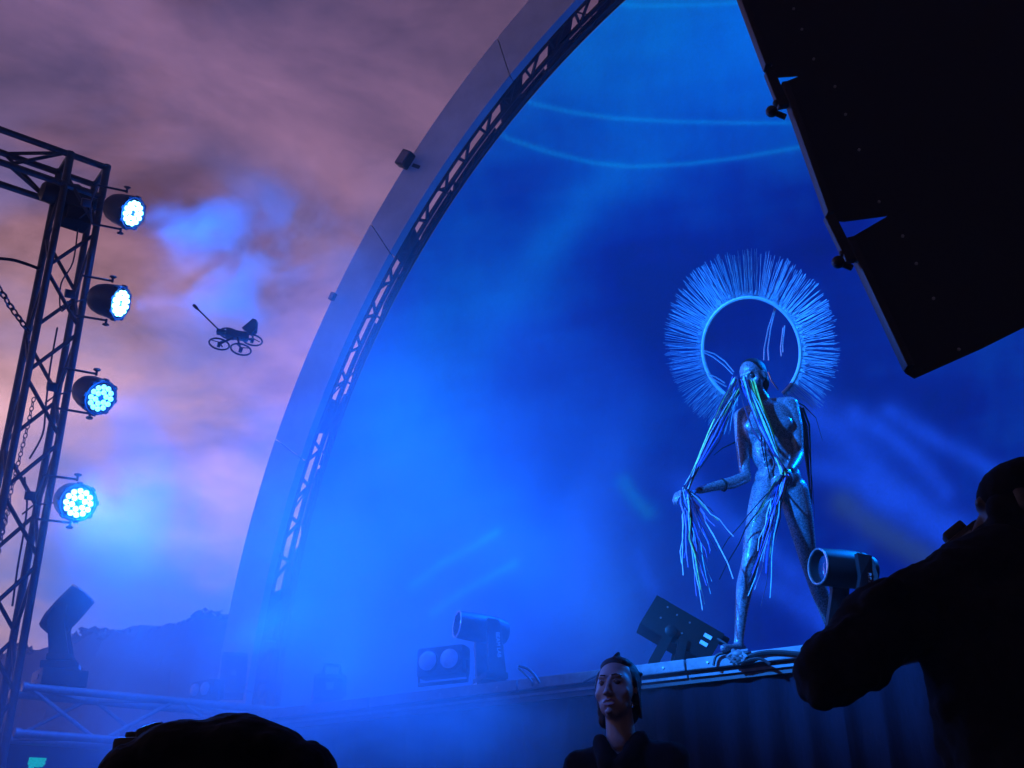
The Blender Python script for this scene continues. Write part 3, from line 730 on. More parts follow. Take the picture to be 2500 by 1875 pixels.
# tilted strobe box on a floor bracket
def strobe():
    q = at_stage(1665, .13); Y = q.y
    cs = [W(1562, 1522, Y), W(1604, 1453, Y), W(1769, 1548, Y), W(1727, 1619, Y)]
    t = thing('strobe_lamp', q, 'black box strobe lamp tipped back on a bracket beside the dancer', 'stage lamp')
    dn = Vector((0, .22, 0))
    b_ = MB().prism([cs[0], cs[1], cs[2], cs[2].lerp(cs[3], .8), cs[3].lerp(cs[0], .12), cs[3].lerp(cs[0], .3)], dn).obj('housing', M['black'], t)
    ex = (cs[2] - cs[1]).normalized(); ey = (cs[1] - cs[0]).normalized(); nz = Vector((0, -1, 0))
    MB().box(cs[1].lerp(cs[2], .12) + Vector((0, .1, .0)), (.05, .14, .025), ex, Vector((0, 1, 0)), ey, bev=.006).obj('hinge', M['black'], b_)
    MB().box(cs[1].lerp(cs[2], .42) + Vector((0, .1, .0)), (.03, .14, .02), ex, Vector((0, 1, 0)), ey, bev=.006).obj('hinge', M['black'], b_)
    MB().box(cs[2] - ey * .02 + ex * .015 + Vector((0, .06, 0)), (.05, .06, .05), ex, Vector((0, 1, 0)), ey, bev=.01).obj('connector', M['black'], b_)
    for (px, py) in ((1728, 1554), (1718, 1571)):
        MB().box(W(px, py, Y - .004), (.045, .004, .022), ex, Vector((0, 1, 0)), ey).obj('label_patch', M['label'], b_)
    for px, py in ((1613, 1508), (1653, 1501), (1684, 1520), (1630, 1482), (1560 + 105, 1546)):
        MB().cyl(W(px, py, Y), W(px, py, Y - .006), .006, n=8).obj('screw', M['bolt'], b_)
    pv = W(1637, 1542, Y)
    MB().lathe(pv, Vector((0, -1, 0)), [(-.02, .03), (.018, .034), (.024, .022)], 14).obj('tilt_knob', M['black'], t, smooth=True)
    ft = W(1592, 1603, Y + .02); ft.z = ZS + .02
    for dy in (0, .24):
        o = Vector((0, dy - .012, 0))
        MB().box((pv + ft) / 2 + o, ((pv - ft).length, .012, .055), (pv - ft).normalized(), Vector((0, 1, 0)), (pv - ft).normalized().cross(Vector((0, 1, 0)))).obj('bracket_arm', M['black'], t)
        e = W(1652, 1590, Y); e.z = ZS + .015
        p2 = W(1668, 1560, Y)
        MB().box((p2 + e) / 2 + o, ((p2 - e).length, .012, .05), (p2 - e).normalized(), Vector((0, 1, 0)), (p2 - e).normalized().cross(Vector((0, 1, 0)))).obj('bracket_arm', M['black'], t)
    MB().tube([ft, Vector((ft.x + .06, ft.y, ZS + .012)), Vector((e.x + .05, e.y, ZS + .012))], .016, 6).obj('bracket_foot', M['black'], t)
strobe()
# cables over the stage edge and a knotted white cloth
def EP(px, py, v): return WP(px, py, E0 + N_ * v, N_)
cable([EP(1752, 1560, -.01), EP(1775, 1575, -.03), EP(1782, 1590, -.05), EP(1750, 1600, -.06), EP(1742, 1625, -.06)], .008, 'power_cable', 'black cable from the strobe lamp over the pale stage edge')
cable([EP(1790, 1622, -.06), EP(1830, 1602, -.06), EP(1880, 1592, -.05), EP(1950, 1596, -.05), EP(2030, 1605, -.05), EP(2100, 1600, -.05)], .012, 'power_cable', 'thick black cable lying along the stage edge right of the dancer')
cable([EP(1800, 1620, -.065), EP(1845, 1608, -.07), EP(1865, 1612, -.07), EP(1880, 1622, -.07)], .009, 'power_cable', 'short black cable loop over the edge below the dancer')
cable([EP(1268, 1626, .02), EP(1290, 1634, -.03), EP(1306, 1650, -.05), EP(1318, 1668, -.05)], .008, 'power_cable', 'black cable drooping over the edge beside the smoky lamp')
cable([EP(1266, 1632, .02), EP(1284, 1648, -.03), EP(1298, 1664, -.05), EP(1300, 1676, -.05)], .006, 'power_cable', 'thinner black cable drooping beside the smoky lamp')
cable([EP(1425, 1665, -.05), EP(1446, 1655, -.05), EP(1470, 1645, -.05), EP(1490, 1640, -.05)], .006, 'power_cable', 'thin cable along the edge behind the watching woman')
def cloth_knot():
    m = MB()
    for k in range(7):
        a = random.uniform(-1, 1)
        p0 = EP(1790 + 6 * k, 1592 + random.uniform(-4, 4), -.05); p1 = EP(1800 + a * 30, 1600 + 5 * math.cos(a), -.075); p2 = EP(1785 + 8 * k + 9 * a, 1610 + 14 * random.random() * (k < 4), -.06)
        m.tube([p0, p0.lerp(p1, .5) + Z * .01, p1, p1.lerp(p2, .6), p2], .013, 6, .009)
    m.ball(EP(1805, 1597, -.06), (.04, .025, .022))
    tag(m.obj('tied_cloth', M['trim'], smooth=True), "white cloth tied round the stage edge at the dancer's foot", 'cloth')
cloth_knot()

# ------------------------------------------------------------------ bodies: shapes fused into one skin
def fuse(shapes, name, material, parent, voxel=.008, smooth=6, wrinkle=0, wsize=.09):
    m = MB()
    for s_ in shapes:
        if s_[0] == 'c':
            _, a, r1, b, r2 = s_; a = Vector(a); b = Vector(b); d = b - a; L_ = max(d.length, 1e-4); x, y, ax = basis(d); prof = []
            k = (r1 - r2) / L_; k = max(-.95, min(.95, k))
            for i in range(5):
                q = math.pi / 2 * (1 - i / 4); prof.append((-r1 * math.sin(q), max(1e-4, r1 * math.cos(q))))
            for i in range(5):
                q = math.pi / 2 * i / 4; prof.append((L_ + r2 * math.sin(q), max(1e-4, r2 * math.cos(q))))
            m.lathe(a, d, prof, 14)
        else:
            _, c, r, rot = s_; m.ball(c, r, rot, 20, 14)
    me = bpy.data.meshes.new('tmp'); me.from_pydata([tuple(v) for v in m.v], [], m.f)
    bm = bmesh.new(); bm.from_mesh(me); bmesh.ops.recalc_face_normals(bm, faces=bm.faces); bm.to_mesh(me); bm.free()
    o = bpy.data.objects.new('tmp', me); COL.objects.link(o)
    md = o.modifiers.new('r', 'REMESH'); md.mode = 'VOXEL'; md.voxel_size = voxel
    ms = o.modifiers.new('s', 'SMOOTH'); ms.factor = .5; ms.iterations = smooth
    if wrinkle:
        tx = bpy.data.textures.new('wrinkle', 'CLOUDS'); tx.noise_scale = wsize; tx.noise_depth = 3
        md = o.modifiers.new('d', 'DISPLACE'); md.texture = tx; md.strength = wrinkle; md.mid_level = .5; md.texture_coords = 'GLOBAL'
    dg = bpy.context.evaluated_depsgraph_get(); me2 = bpy.data.meshes.new_from_object(o.evaluated_get(dg))
    bpy.data.objects.remove(o); me2.name = name
    ob = bpy.data.objects.new(name, me2); COL.objects.link(ob); ob.parent = parent
    me2.transform(gl(parent).inverted()); me2.materials.clear(); me2.materials.append(material)
    for p in me2.polygons: p.use_smooth = True
    return ob
def rotm(x, z):
    z = Vector(z).normalized(); y = z.cross(Vector(x)).normalized(); x = y.cross(z); return Matrix((x, y, z)).transposed()
def chainc(pts):
    return [('c', pts[i][0], pts[i][1], pts[i + 1][0], pts[i + 1][1]) for i in range(len(pts) - 1)]
def hand(palm, fdir, ndir, curl, s=1.0, spread=.0):
    """palm centre, direction of the fingers, direction of the palm's back; five bent fingers"""
    f = Vector(fdir).normalized(); n = Vector(ndir); n = (n - f * n.dot(f)).normalized(); w = f.cross(n)
    out = [('e', palm, (.040 * s, .044 * s, .016 * s), rotm(w, n))]
    for k, L_ in enumerate((.036, .041, .038, .030)):
        o = palm + f * .036 * s + w * ((k - 1.5) * .019 * s); d = (f + w * (k - 1.5) * spread).normalized(); pts = [(o, .0095 * s)]
        for j in range(3):
            q = R(curl * (j + .6)); dd = d * math.cos(q) - n * math.sin(q); o = o + dd * (L_ * s * (1, .75, .6)[j]); pts.append((o, (.0088, .008, .007)[j] * s))
        out += chainc(pts)
    o = palm - w * .036 * s - f * .012 * s; p2 = o - w * .022 * s + f * .026 * s - n * .012 * s; p3 = p2 + f * .026 * s + w * .008 * s - n * .016 * s
    out += chainc([(o, .012 * s), (p2, .0105 * s), (p3, .0085 * s)])
    return out
def person(base, label, group=None): return thing('person', base, label, 'person', group)

# ------------------------------------------------------------------ the dancer
PY = 5.86
def J(px, py, dy=0.): return W(px, py, PY + dy)
def dancer():
    t = person(Vector((J(1810, 1590).x, PY, ZS)), 'silver painted dancer in a spiked halo stepping along the stage edge')
    up = Vector((-.20, -.12, .97)).normalized()
    hd = J(1838, 920, -.02)
    look = Vector((-.62, -.70, -.34)).normalized(); sx = look.cross(up).normalized(); hu = sx.cross(look).normalized()
    HR = Matrix((sx, look, hu)).transposed()
    body = []
    H = lambda x, y, z: hd + sx * x + look * y + hu * z
    body += [('e', H(0, -.012, .02), (.073, .090, .088), HR), ('e', H(0, .030, -.045), (.055, .055, .072), HR), ('e', H(0, .052, -.095), (.032, .032, .026), HR),
             ('c', H(0, .082, .002), .009, H(0, .104, -.036), .014), ('c', H(-.03, .076, .018), .012, H(.03, .076, .018), .012),
             ('e', H(.045, .052, -.03), (.022, .02, .02), HR), ('e', H(-.045, .052, -.03), (.022, .02, .02), HR), ('c', H(-.016, .083, -.068), .008, H(.016, .083, -.068), .008),
             ('e', H(.073, -.012, -.012), (.010, .020, .032), HR), ('e', H(-.073, -.012, -.012), (.010, .020, .032), HR)]
    body += chainc([(J(1846, 955, .0), .050), (J(1866, 990, .02), .054)])
    # torso
    tr = rotm(Vector((1, -.12, 0)), Vector((-.10, 0, 1)))
    body += [('e', J(1874, 1042, 0), (.168, .102, .165), tr), ('e', J(1886, 1105, 0), (.124, .088, .14), tr), ('e', J(1899, 1172, 0), (.136, .100, .115), tr)]
    body += chainc([(J(1812, 1018, .02), .052), (J(1868, 995, .03), .055), (J(1928, 990, -.01), .054)])
    body += [('e', J(1846, 1038, -.07), (.070, .026, .05), tr), ('e', J(1905, 1035, -.072), (.072, .028, .052), tr)]
    for k in range(3):
        for s_ in (-1, 1): body.append(('e', J(1878 + s_ * 13 + k * 4, 1080 + 24 * k, -.07), (.030, .016, .026), tr))
    body += [('c', J(1880, 1150, -.085), .012, J(1868, 1185, -.09), .012), ('c', J(1918, 1150, -.08), .012, J(1930, 1180, -.08), .012)]
    # arm on the right of the picture: elbow out, hand drawn in to the ribbons
    body += chainc([(J(1930, 993, -.01), .050), (J(1941, 1040, -.02), .046), (J(1947, 1100, -.03), .036), (J(1948, 1112, -.04), .036), (J(1940, 1130, -.10), .034), (J(1929, 1148, -.19), .024)])
    body += hand(J(1920, 1158, -.235), Vector((-.6, -.25, -.5)), Vector((.5, -.75, .2)), 34, .95)
    # arm on the left: upper arm hanging, forearm held out
    body += chainc([(J(1810, 1020, .02), .047), (J(1811, 1070, .02), .041), (J(1818, 1150, .0), .033), (J(1820, 1165, -.01), .035), (J(1790, 1178, -.04), .036), (J(1740, 1188, -.09), .027), (J(1707, 1197, -.12), .022)])
    body += hand(J(1682, 1202, -.135), Vector((-.95, -.2, -.10)), Vector((.0, -.55, .8)), 36, 1.0, .1)
    # legs
    body += chainc([(J(1872, 1200, -.02), .088), (J(1858, 1250, -.05), .078), (J(1842, 1320, -.09), .060), (J(1834, 1362, -.10), .050), (J(1828, 1385, -.09), .046), (J(1818, 1432, -.03), .047), (J(1810, 1490, .0), .036), (J(1804, 1556, .02), .026), (J(1803, 1580, .02), .029)])
    fz = J(1803, 1590, .02); fz.z = ZS + .03
    body += chainc([(fz + Vector((.02, .03, .02)), .033), (fz + Vector((-.05, -.06, .0)), .030), (fz + Vector((-.10, -.12, -.005)), .022)])
    body += chainc([(J(1936, 1200, .02), .090), (J(1950, 1255, .05), .080), (J(1966, 1330, .12), .060), (J(1972, 1362, .15), .051)])
    kn = J(1972, 1362, .15); ak = Vector((kn.x + .20, kn.y + .32, ZS + .10))
    body += chainc([(kn, .050), (kn.lerp(ak, .35), .050), (kn.lerp(ak, .75), .032), (ak, .028), (ak + Vector((-.04, -.10, -.065)), .028), (ak + Vector((-.08, -.19, -.075)), .022)])
    fuse(body, 'body', M['silver'], t, .0075, 5)
    # dark cropped hair / skull cap
    hs = [('e', H(0, -.026, .030), (.080, .088, .088), HR), ('e', H(0, -.06, -.03), (.062, .05, .075), HR), ('c', H(.02, -.07, -.07), .035, J(1872, 985, .06), .03)]
    fuse(hs, 'hair', M['hair'], t, .008, 4)
    for s_ in (-1, 1):
        MB().ball(H(.030 * s_, .073, -.004), .013).obj('eye', M['eye'], t, smooth=True)
    # long dark strands falling from the shoulder down the back
    for k in range(6):
        a = J(1930 + 6 * k, 985 + 2 * k, .05); dx = random.uniform(-8, 8)
        b_ = J(1962 + 4 * k * .8, 1090 + dx, .10); c = J(1975 + dx * .5 + 2 * k, 1180 + 5 * k, .10); d = J(1985 + dx, 1255 + random.uniform(-25, 25), .09)
        MB().tube([a, a.lerp(b_, .5) + Vector((.02, .01, .01)), b_, c, d], .009, 5, .002, flat=.35).obj('back_strand', M['hair'], t, smooth=True)
    MB().tube([J(1880, 978, .05), J(1925, 972, .04), J(1962, 990, .04), J(1992, 1020, .03), J(2008, 1075, .03)], .010, 5, .002, flat=.5).obj('back_strand', M['hair'], t, smooth=True)
    MB().tube([J(1812, 1070, .03), J(1790, 1082, .03), J(1764, 1094, .02), J(1742, 1112, .02)], .006, 5, .002).obj('back_strand', M['hair'], t, smooth=True)
    for a, b_ in (((1858, 1045), (1868, 1130)), ((1866, 1060), (1880, 1170)), ((1890, 1180), (1930, 1240))):
        MB().tube([J(a[0], a[1], -.10), J((a[0] + b_[0]) / 2 - 3, (a[1] + b_[1]) / 2, -.12), J(*b_, -.11)], .007, 5, .003).obj('front_strand', M['hair'], t, smooth=True)
    # forearm band and garter line
    MB().torus(J(1765, 1184, -.066), (J(1740, 1188, -.09) - J(1790, 1178, -.04)), .033, .006, 20, 6).obj('arm_band', M['hair'], t, smooth=True)
    return t, H, HR
dt, H, HR = dancer()

# halo: ring, brush of fibres, wire loops holding it to the shoulders
def halo():
    c = J(1834, 857, .12); nrm = (CAM - c).normalized() + Vector((-.10, 0, -.12)); nrm.normalize()
    y = Z - nrm * Z.dot(nrm); y.normalize(); x = y.cross(nrm); x = x if x.x > 0 else -x
    t = thing('halo_headdress', c - Z * .33, 'large ring headdress bristling with pale fibres like a sunburst behind the dancer', 'headdress')
    n = 72; R0 = .302
    def rp(a, r, d=0): return c + (x * math.cos(a) * .98 + y * math.sin(a) * 1.10) * r + nrm * d
    a0, a1 = R(-62), R(242)
    MB().tube([rp(a0 + (a1 - a0) * i / n, R0) for i in range(n + 1)], .0125, 8).obj('ring', M['halo'], t, smooth=True)
    m = MB()
    a = a0 + .02
    while a < a1 - .02:
        L_ = (.228 + .03 * math.sin(a)) * random.uniform(.86, 1.08); lean = random.gauss(0, .018) + .03 * math.sin(a * 11)
        if random.random() < .012: a += .03
        p = rp(a, R0 + .006, random.uniform(-.01, .01)); e = rp(a + lean, R0 + L_, random.gauss(0, .015))
        m.tube([p, p.lerp(e, .5) + y * random.gauss(0, .004) + x * random.gauss(0, .003), e], .0017, 3, .0010)
        a += random.uniform(.006, .017)
    sp = m.obj('fibre_brush', M['halo'], t); sp['kind'] = 'stuff'
    m = MB()                                            # fine bristles wrapped round the ring
    for i in range(700):
        aa = random.uniform(a0, a1); p = rp(aa, R0, 0); e = rp(aa + random.gauss(0, .03), R0 + random.uniform(.02, .045), random.uniform(-.02, .02)); m.tube([p, e], .0011, 3)
    b_ = m.obj('ring_binding', M['halo'], t); b_['kind'] = 'stuff'
    for pts in (([(1892, 752), (1876, 800), (1866, 850), (1865, 880)]), ([(1894, 752), (1882, 800), (1875, 850), (1877, 880)]), ([(1912, 800), (1906, 850), (1908, 870)]), ([(1916, 795), (1911, 840), (1912, 860)]),
                ([(1716, 855), (1745, 864), (1770, 882), (1792, 908)]), ([(1718, 860), (1742, 872), (1768, 892), (1790, 914)]), ([(1728, 912), (1750, 922), (1770, 935)]), ([(1730, 917), (1752, 932), (1774, 944)]),
                ([(1876, 908), (1884, 930), (1900, 952)])):
        q = [J(a_, b2, .04) for a_, b2 in pts]; MB().tube(q, .0042, 5).obj('support_wire', M['wire'], t, smooth=True)
halo()

# ribbons from the eyes to the hands and hanging below them
RC = [mat('ribbon_' + n, c, .5, .05, .4, 40, .4) for n, c in (('pale', (.80, .84, .88)), ('cyan', (.35, .75, .70)), ('green', (.45, .80, .18)), ('blue', (.10, .16, .75)), ('dark', (.03, .03, .08)), ('violet', (.45, .30, .80)))]
def ribbon_bundle(starts, mid, knot, ends, count, label, w=.010, seed=1):
    rg = random.Random(seed); kp = J(*knot)
    t = thing('ribbon_bundle', kp, label, 'ribbons', 'ribbon bundles drawn from the face')
    for k in range(count):
        s0 = J(*starts[k % len(starts)]) + Vector((rg.gauss(0, .006), rg.gauss(0, .006), rg.gauss(0, .006))); m_ = J(*mid); fan = (k / (count - 1) - .5)
        mm = s0.lerp(kp, .5) + Vector((fan * .05 + rg.gauss(0, .008), rg.gauss(0, .012), -.02 + rg.gauss(0, .008)))
        pts = [s0, s0.lerp(mm, .5) + Vector((fan * .02, 0, rg.gauss(0, .006))), mm, mm.lerp(kp, .55), kp + Vector((rg.gauss(0, .01), rg.gauss(0, .01), rg.gauss(0, .01)))]
        MB().tube(pts, w * rg.uniform(.3, 1.1), 5, w * rg.uniform(.3, .8), flat=.3).obj('ribbon', RC[rg.choice((0, 0, 1, 1, 2, 2, 3, 4, 4, 5))], t, smooth=True)
    for k, e in enumerate(list(ends) + [(e_[0] + rg.uniform(-14, 10), e_[1] - rg.uniform(20, 130), e_[2]) for e_ in ends]):
        ed = J(*e); a = kp + Vector((rg.gauss(0, .012), rg.gauss(0, .012), -.01)); n = 6; pts = [a]
        for i in range(1, n + 1):
            f = i / n; p = a.lerp(ed, f); p += Vector((rg.gauss(0, .006), rg.gauss(0, .008), 0)) * (1 if i < n else 0); p.x -= .03 * math.sin(f * math.pi) * (.5 if k % 2 else -.3); pts.append(p)
        MB().tube(pts, w * rg.uniform(.3, 1.0), 5, w * rg.uniform(.12, .5), flat=.3).obj('ribbon', RC[rg.choice((0, 0, 1, 2, 3, 4, 4, 5, 5))], t, smooth=True)
ribbon_bundle([(1793, 920, -.10), (1799, 925, -.10), (1806, 932, -.11), (1797, 935, -.10), (1803, 945, -.11), (1808, 950, -.11)], (1745, 1070, -.15), (1674, 1193, -.17),
              [(1680, 1385, -.15), (1710, 1440, -.17), (1735, 1345, -.14), (1715, 1490, -.16), (1700, 1455, -.15), (1725, 1430, -.17), (1735, 1450, -.16), (1692, 1350, -.15), (1712, 1400, -.13), (1720, 1475, -.15), (1748, 1318, -.16), (1738, 1420, -.14), (1790, 1413, -.2), (1750, 1345, -.2), (1705, 1470, -.16), (1668, 1405, -.13)],
              24, 'iridescent ribbons stretched from the dancer\'s face to the outstretched hand', .0150, 3)
ribbon_bundle([(1802, 925, -.11), (1808, 928, -.115), (1815, 922, -.115), (1818, 935, -.115), (1828, 930, -.11), (1832, 932, -.11), (1838, 930, -.10)], (1860, 1040, -.18), (1914, 1158, -.27),
              [(1826, 1455, -.17), (1880, 1460, -.2), (1858, 1480, -.2), (1870, 1400, -.22), (1830, 1420, -.2), (1850, 1345, -.22), (1892, 1330, -.21), (1875, 1380, -.2), (1884, 1300, -.2), (1860, 1330, -.19), (1835, 1400, -.2), (1756, 1415, -.16), (1842, 1440, -.17), (1896, 1270, -.2)],
              26, 'iridescent ribbons drawn from the dancer\'s face across the chest to the near hand', .0155, 5)

# ------------------------------------------------------------------ woman watching from the pit
def woman():
    Yw = 4.05; c = W(1506, 1686, Yw)
    t = person((c.x, c.y, 0), 'woman with dark hair and dark clothes looking up from the pit before the stage skirt')
    look = Vector((-.40, -.90, .10)).normalized(); sx = look.cross(Z).normalized(); hu = sx.cross(look).normalized(); HRw = Matrix((sx, look, hu)).transposed()
    q = lambda x, y, z: c + sx * x + look * y + hu * z
    f = [('e', q(0, -.020, .035), (.072, .088, .085), HRw), ('e', q(0, .028, -.008), (.068, .057, .088), HRw), ('e', q(0, .034, -.060), (.054, .050, .050), HRw), ('e', q(0, .064, -.098), (.022, .02, .018), HRw),
         ('c', q(0, .084, .012), .0075, q(0, .108, -.032), .010), ('e', q(.011, .098, -.036), (.009, .011, .008), HRw), ('e', q(-.011, .098, -.036), (.009, .011, .008), HRw),
         ('c', q(-.036, .076, .032), .0085, q(-.012, .085, .027), .0085), ('c', q(.036, .076, .032), .0085, q(.012, .085, .027), .0085),
         ('e', q(.040, .050, -.024), (.026, .022, .026), HRw), ('e', q(-.040, .050, -.024), (.026, .022, .026), HRw),
         ('c', q(-.019, .087, -.058), .0055, q(.019, .087, -.058), .0055), ('c', q(-.015, .086, -.073), .0065, q(.015, .086, -.073), .0065), ('e', q(0, .09, -.098), (.016, .012, .012), HRw),
         ('c', q(0, -.012, -.07), .050, q(0, -.035, -.17), .054), ('e', q(-.07, -.01, 0), (.010, .018, .03), HRw), ('e', q(.07, -.01, 0), (.010, .018, .03), HRw)]
    sh = c - Z * .245
    f += chainc([(sh + sx * -.17 - look * .04, .045), (sh - look * .04, .06), (sh + sx * .17 - look * .04, .045)])
    f += [('e', sh - Z * .2 - look * .03, (.16, .10, .26), HRw)]
    hip = Vector((c.x, c.y, .92)) - look * .03
    f += chainc([(sh - Z * .3, .12), (hip, .15)])
    for s_ in (-1, 1):
        f += chainc([(hip + sx * s_ * .08, .085), (Vector((hip.x, hip.y, .5)) + sx * s_ * .09, .055), (Vector((hip.x, hip.y, .08)) + sx * s_ * .09, .04), (Vector((hip.x, hip.y, .04)) + sx * s_ * .10 + look * .12, .035)])
        f += chainc([(sh + sx * s_ * .17 - look * .04, .045), (sh + sx * s_ * .22 - Z * .28 - look * .02, .036), (sh + sx * s_ * .18 - Z * .48 + look * .10, .026)])
        f += hand(sh + sx * s_ * .17 - Z * .54 + look * .13, Vector((0, 0, -1)) + look * .4, sx * s_, 20)
    fuse(f, 'body', M['skin'], t, .0050, 9)
    hs = [('e', q(0, -.034, .040), (.080, .086, .088), HRw), ('e', q(0, -.005, .088), (.062, .052, .036), HRw), ('e', q(.066, -.020, .015), (.020, .045, .070), HRw), ('e', q(-.064, -.026, .015), (.016, .040, .066), HRw),
          ('c', q(.068, -.036, -.01), .024, q(.062, -.05, -.09), .030), ('e', q(0, -.07, -.04), (.066, .045, .08), HRw), ('c', q(-.005, .012, .122), .010, q(-.012, .004, .134), .008)]
    for k in range(46):
        a = random.uniform(-1, 1); x0 = .070 * a; z0 = .118 - .045 * a * a
        hs.append(('c', q(x0 * .75, .030 - .03 * a * a + random.uniform(-.006, .006), z0 - .008), .0055, q(x0 * 1.16, -.05, z0 - .012 + random.uniform(-.004, .007)), .0060))
    for k in range(16):
        s_ = random.choice((-1, 1, 1)); hs.append(('c', q(s_ * random.uniform(.068, .080), random.uniform(-.05, .0), .03), .006, q(s_ * random.uniform(.066, .082), random.uniform(-.07, -.02), random.uniform(-.10, -.05)), .005))
    fuse(hs, 'hair', M['hair'], t, .0045, 1)
    for s_ in (-1, 1):
        e = MB().ball(q(.027 * s_, .072, .010), .0125, nu=14, nv=10).obj('eye', M['eye'], t, smooth=True)
        MB().tube([q(s_ * .013, .082, .012), q(s_ * .027, .083, .018), q(s_ * .042, .071, .012)], .0035, 5).obj('eyelid', M['skin'], t, smooth=True)
        MB().tube([q(s_ * .012, .0905, .031), q(s_ * .028, .0855, .0355), q(s_ * .046, .069, .031)], .0042, 5, .0025, flat=.6).obj('eyebrow', M['hair'], t, smooth=True)
    MB().tube([q(-.021, .086, -.062), q(-.006, .094, -.056), q(0, .094, -.058), q(.006, .094, -.056), q(.021, .086, -.062)], .0036, 6, .003).obj('lip', M['lip'], t, smooth=True)
    MB().tube([q(-.018, .086, -.071), q(0, .095, -.076), q(.018, .086, -.071)], .0045, 6, .003).obj('lip', M['lip'], t, smooth=True)
    MB().torus(q(-.066, .035, -.066), sx, .010, .0013, 14, 5).obj('earring', M['chrome'], t, smooth=True)
    MB().box(q(.088, -.035, .040), (.004, .016, .004), sx, look, hu).obj('hair_clip', M['chrome'], t)
    MB().box(q(.09, -.045, .01), (.004, .006, .008), sx, look, hu).obj('hair_clip', M['chrome'], t)
    js = chainc([(sh + sx * -.175 - look * .045, .062), (sh - look * .055 + Z * .02, .072), (sh + sx * .175 - look * .045, .062)])
    js += [('e', sh - Z * .24 - look * .03, (.185, .125, .30), HRw), ('c', sh - Z * .3 - look * .03, .13, hip - Z * .04, .165), ('c', q(.075, -.02, -.17), .03, sh + look * .06 - Z * .02 + sx * .035, .032), ('c', q(-.075, -.02, -.17), .03, sh + look * .06 - Z * .02 - sx * .03, .032)]
    for s_ in (-1, 1):
        js += chainc([(sh + sx * s_ * .175 - look * .04, .062), (sh + sx * s_ * .225 - Z * .28 - look * .02, .052), (sh + sx * s_ * .185 - Z * .46 + look * .09, .042)])
    fuse(js, 'jacket', M['black_cloth'], t, .010, 4, .02)
    tr = []
    for s_ in (-1, 1): tr += chainc([(hip + sx * s_ * .075 - Z * .02, .11), (Vector((hip.x, hip.y, .5)) + sx * s_ * .09, .075), (Vector((hip.x, hip.y, .1)) + sx * s_ * .09, .06)])
    fuse(tr, 'trousers', M['black_cloth'], t, .012, 3)
woman()

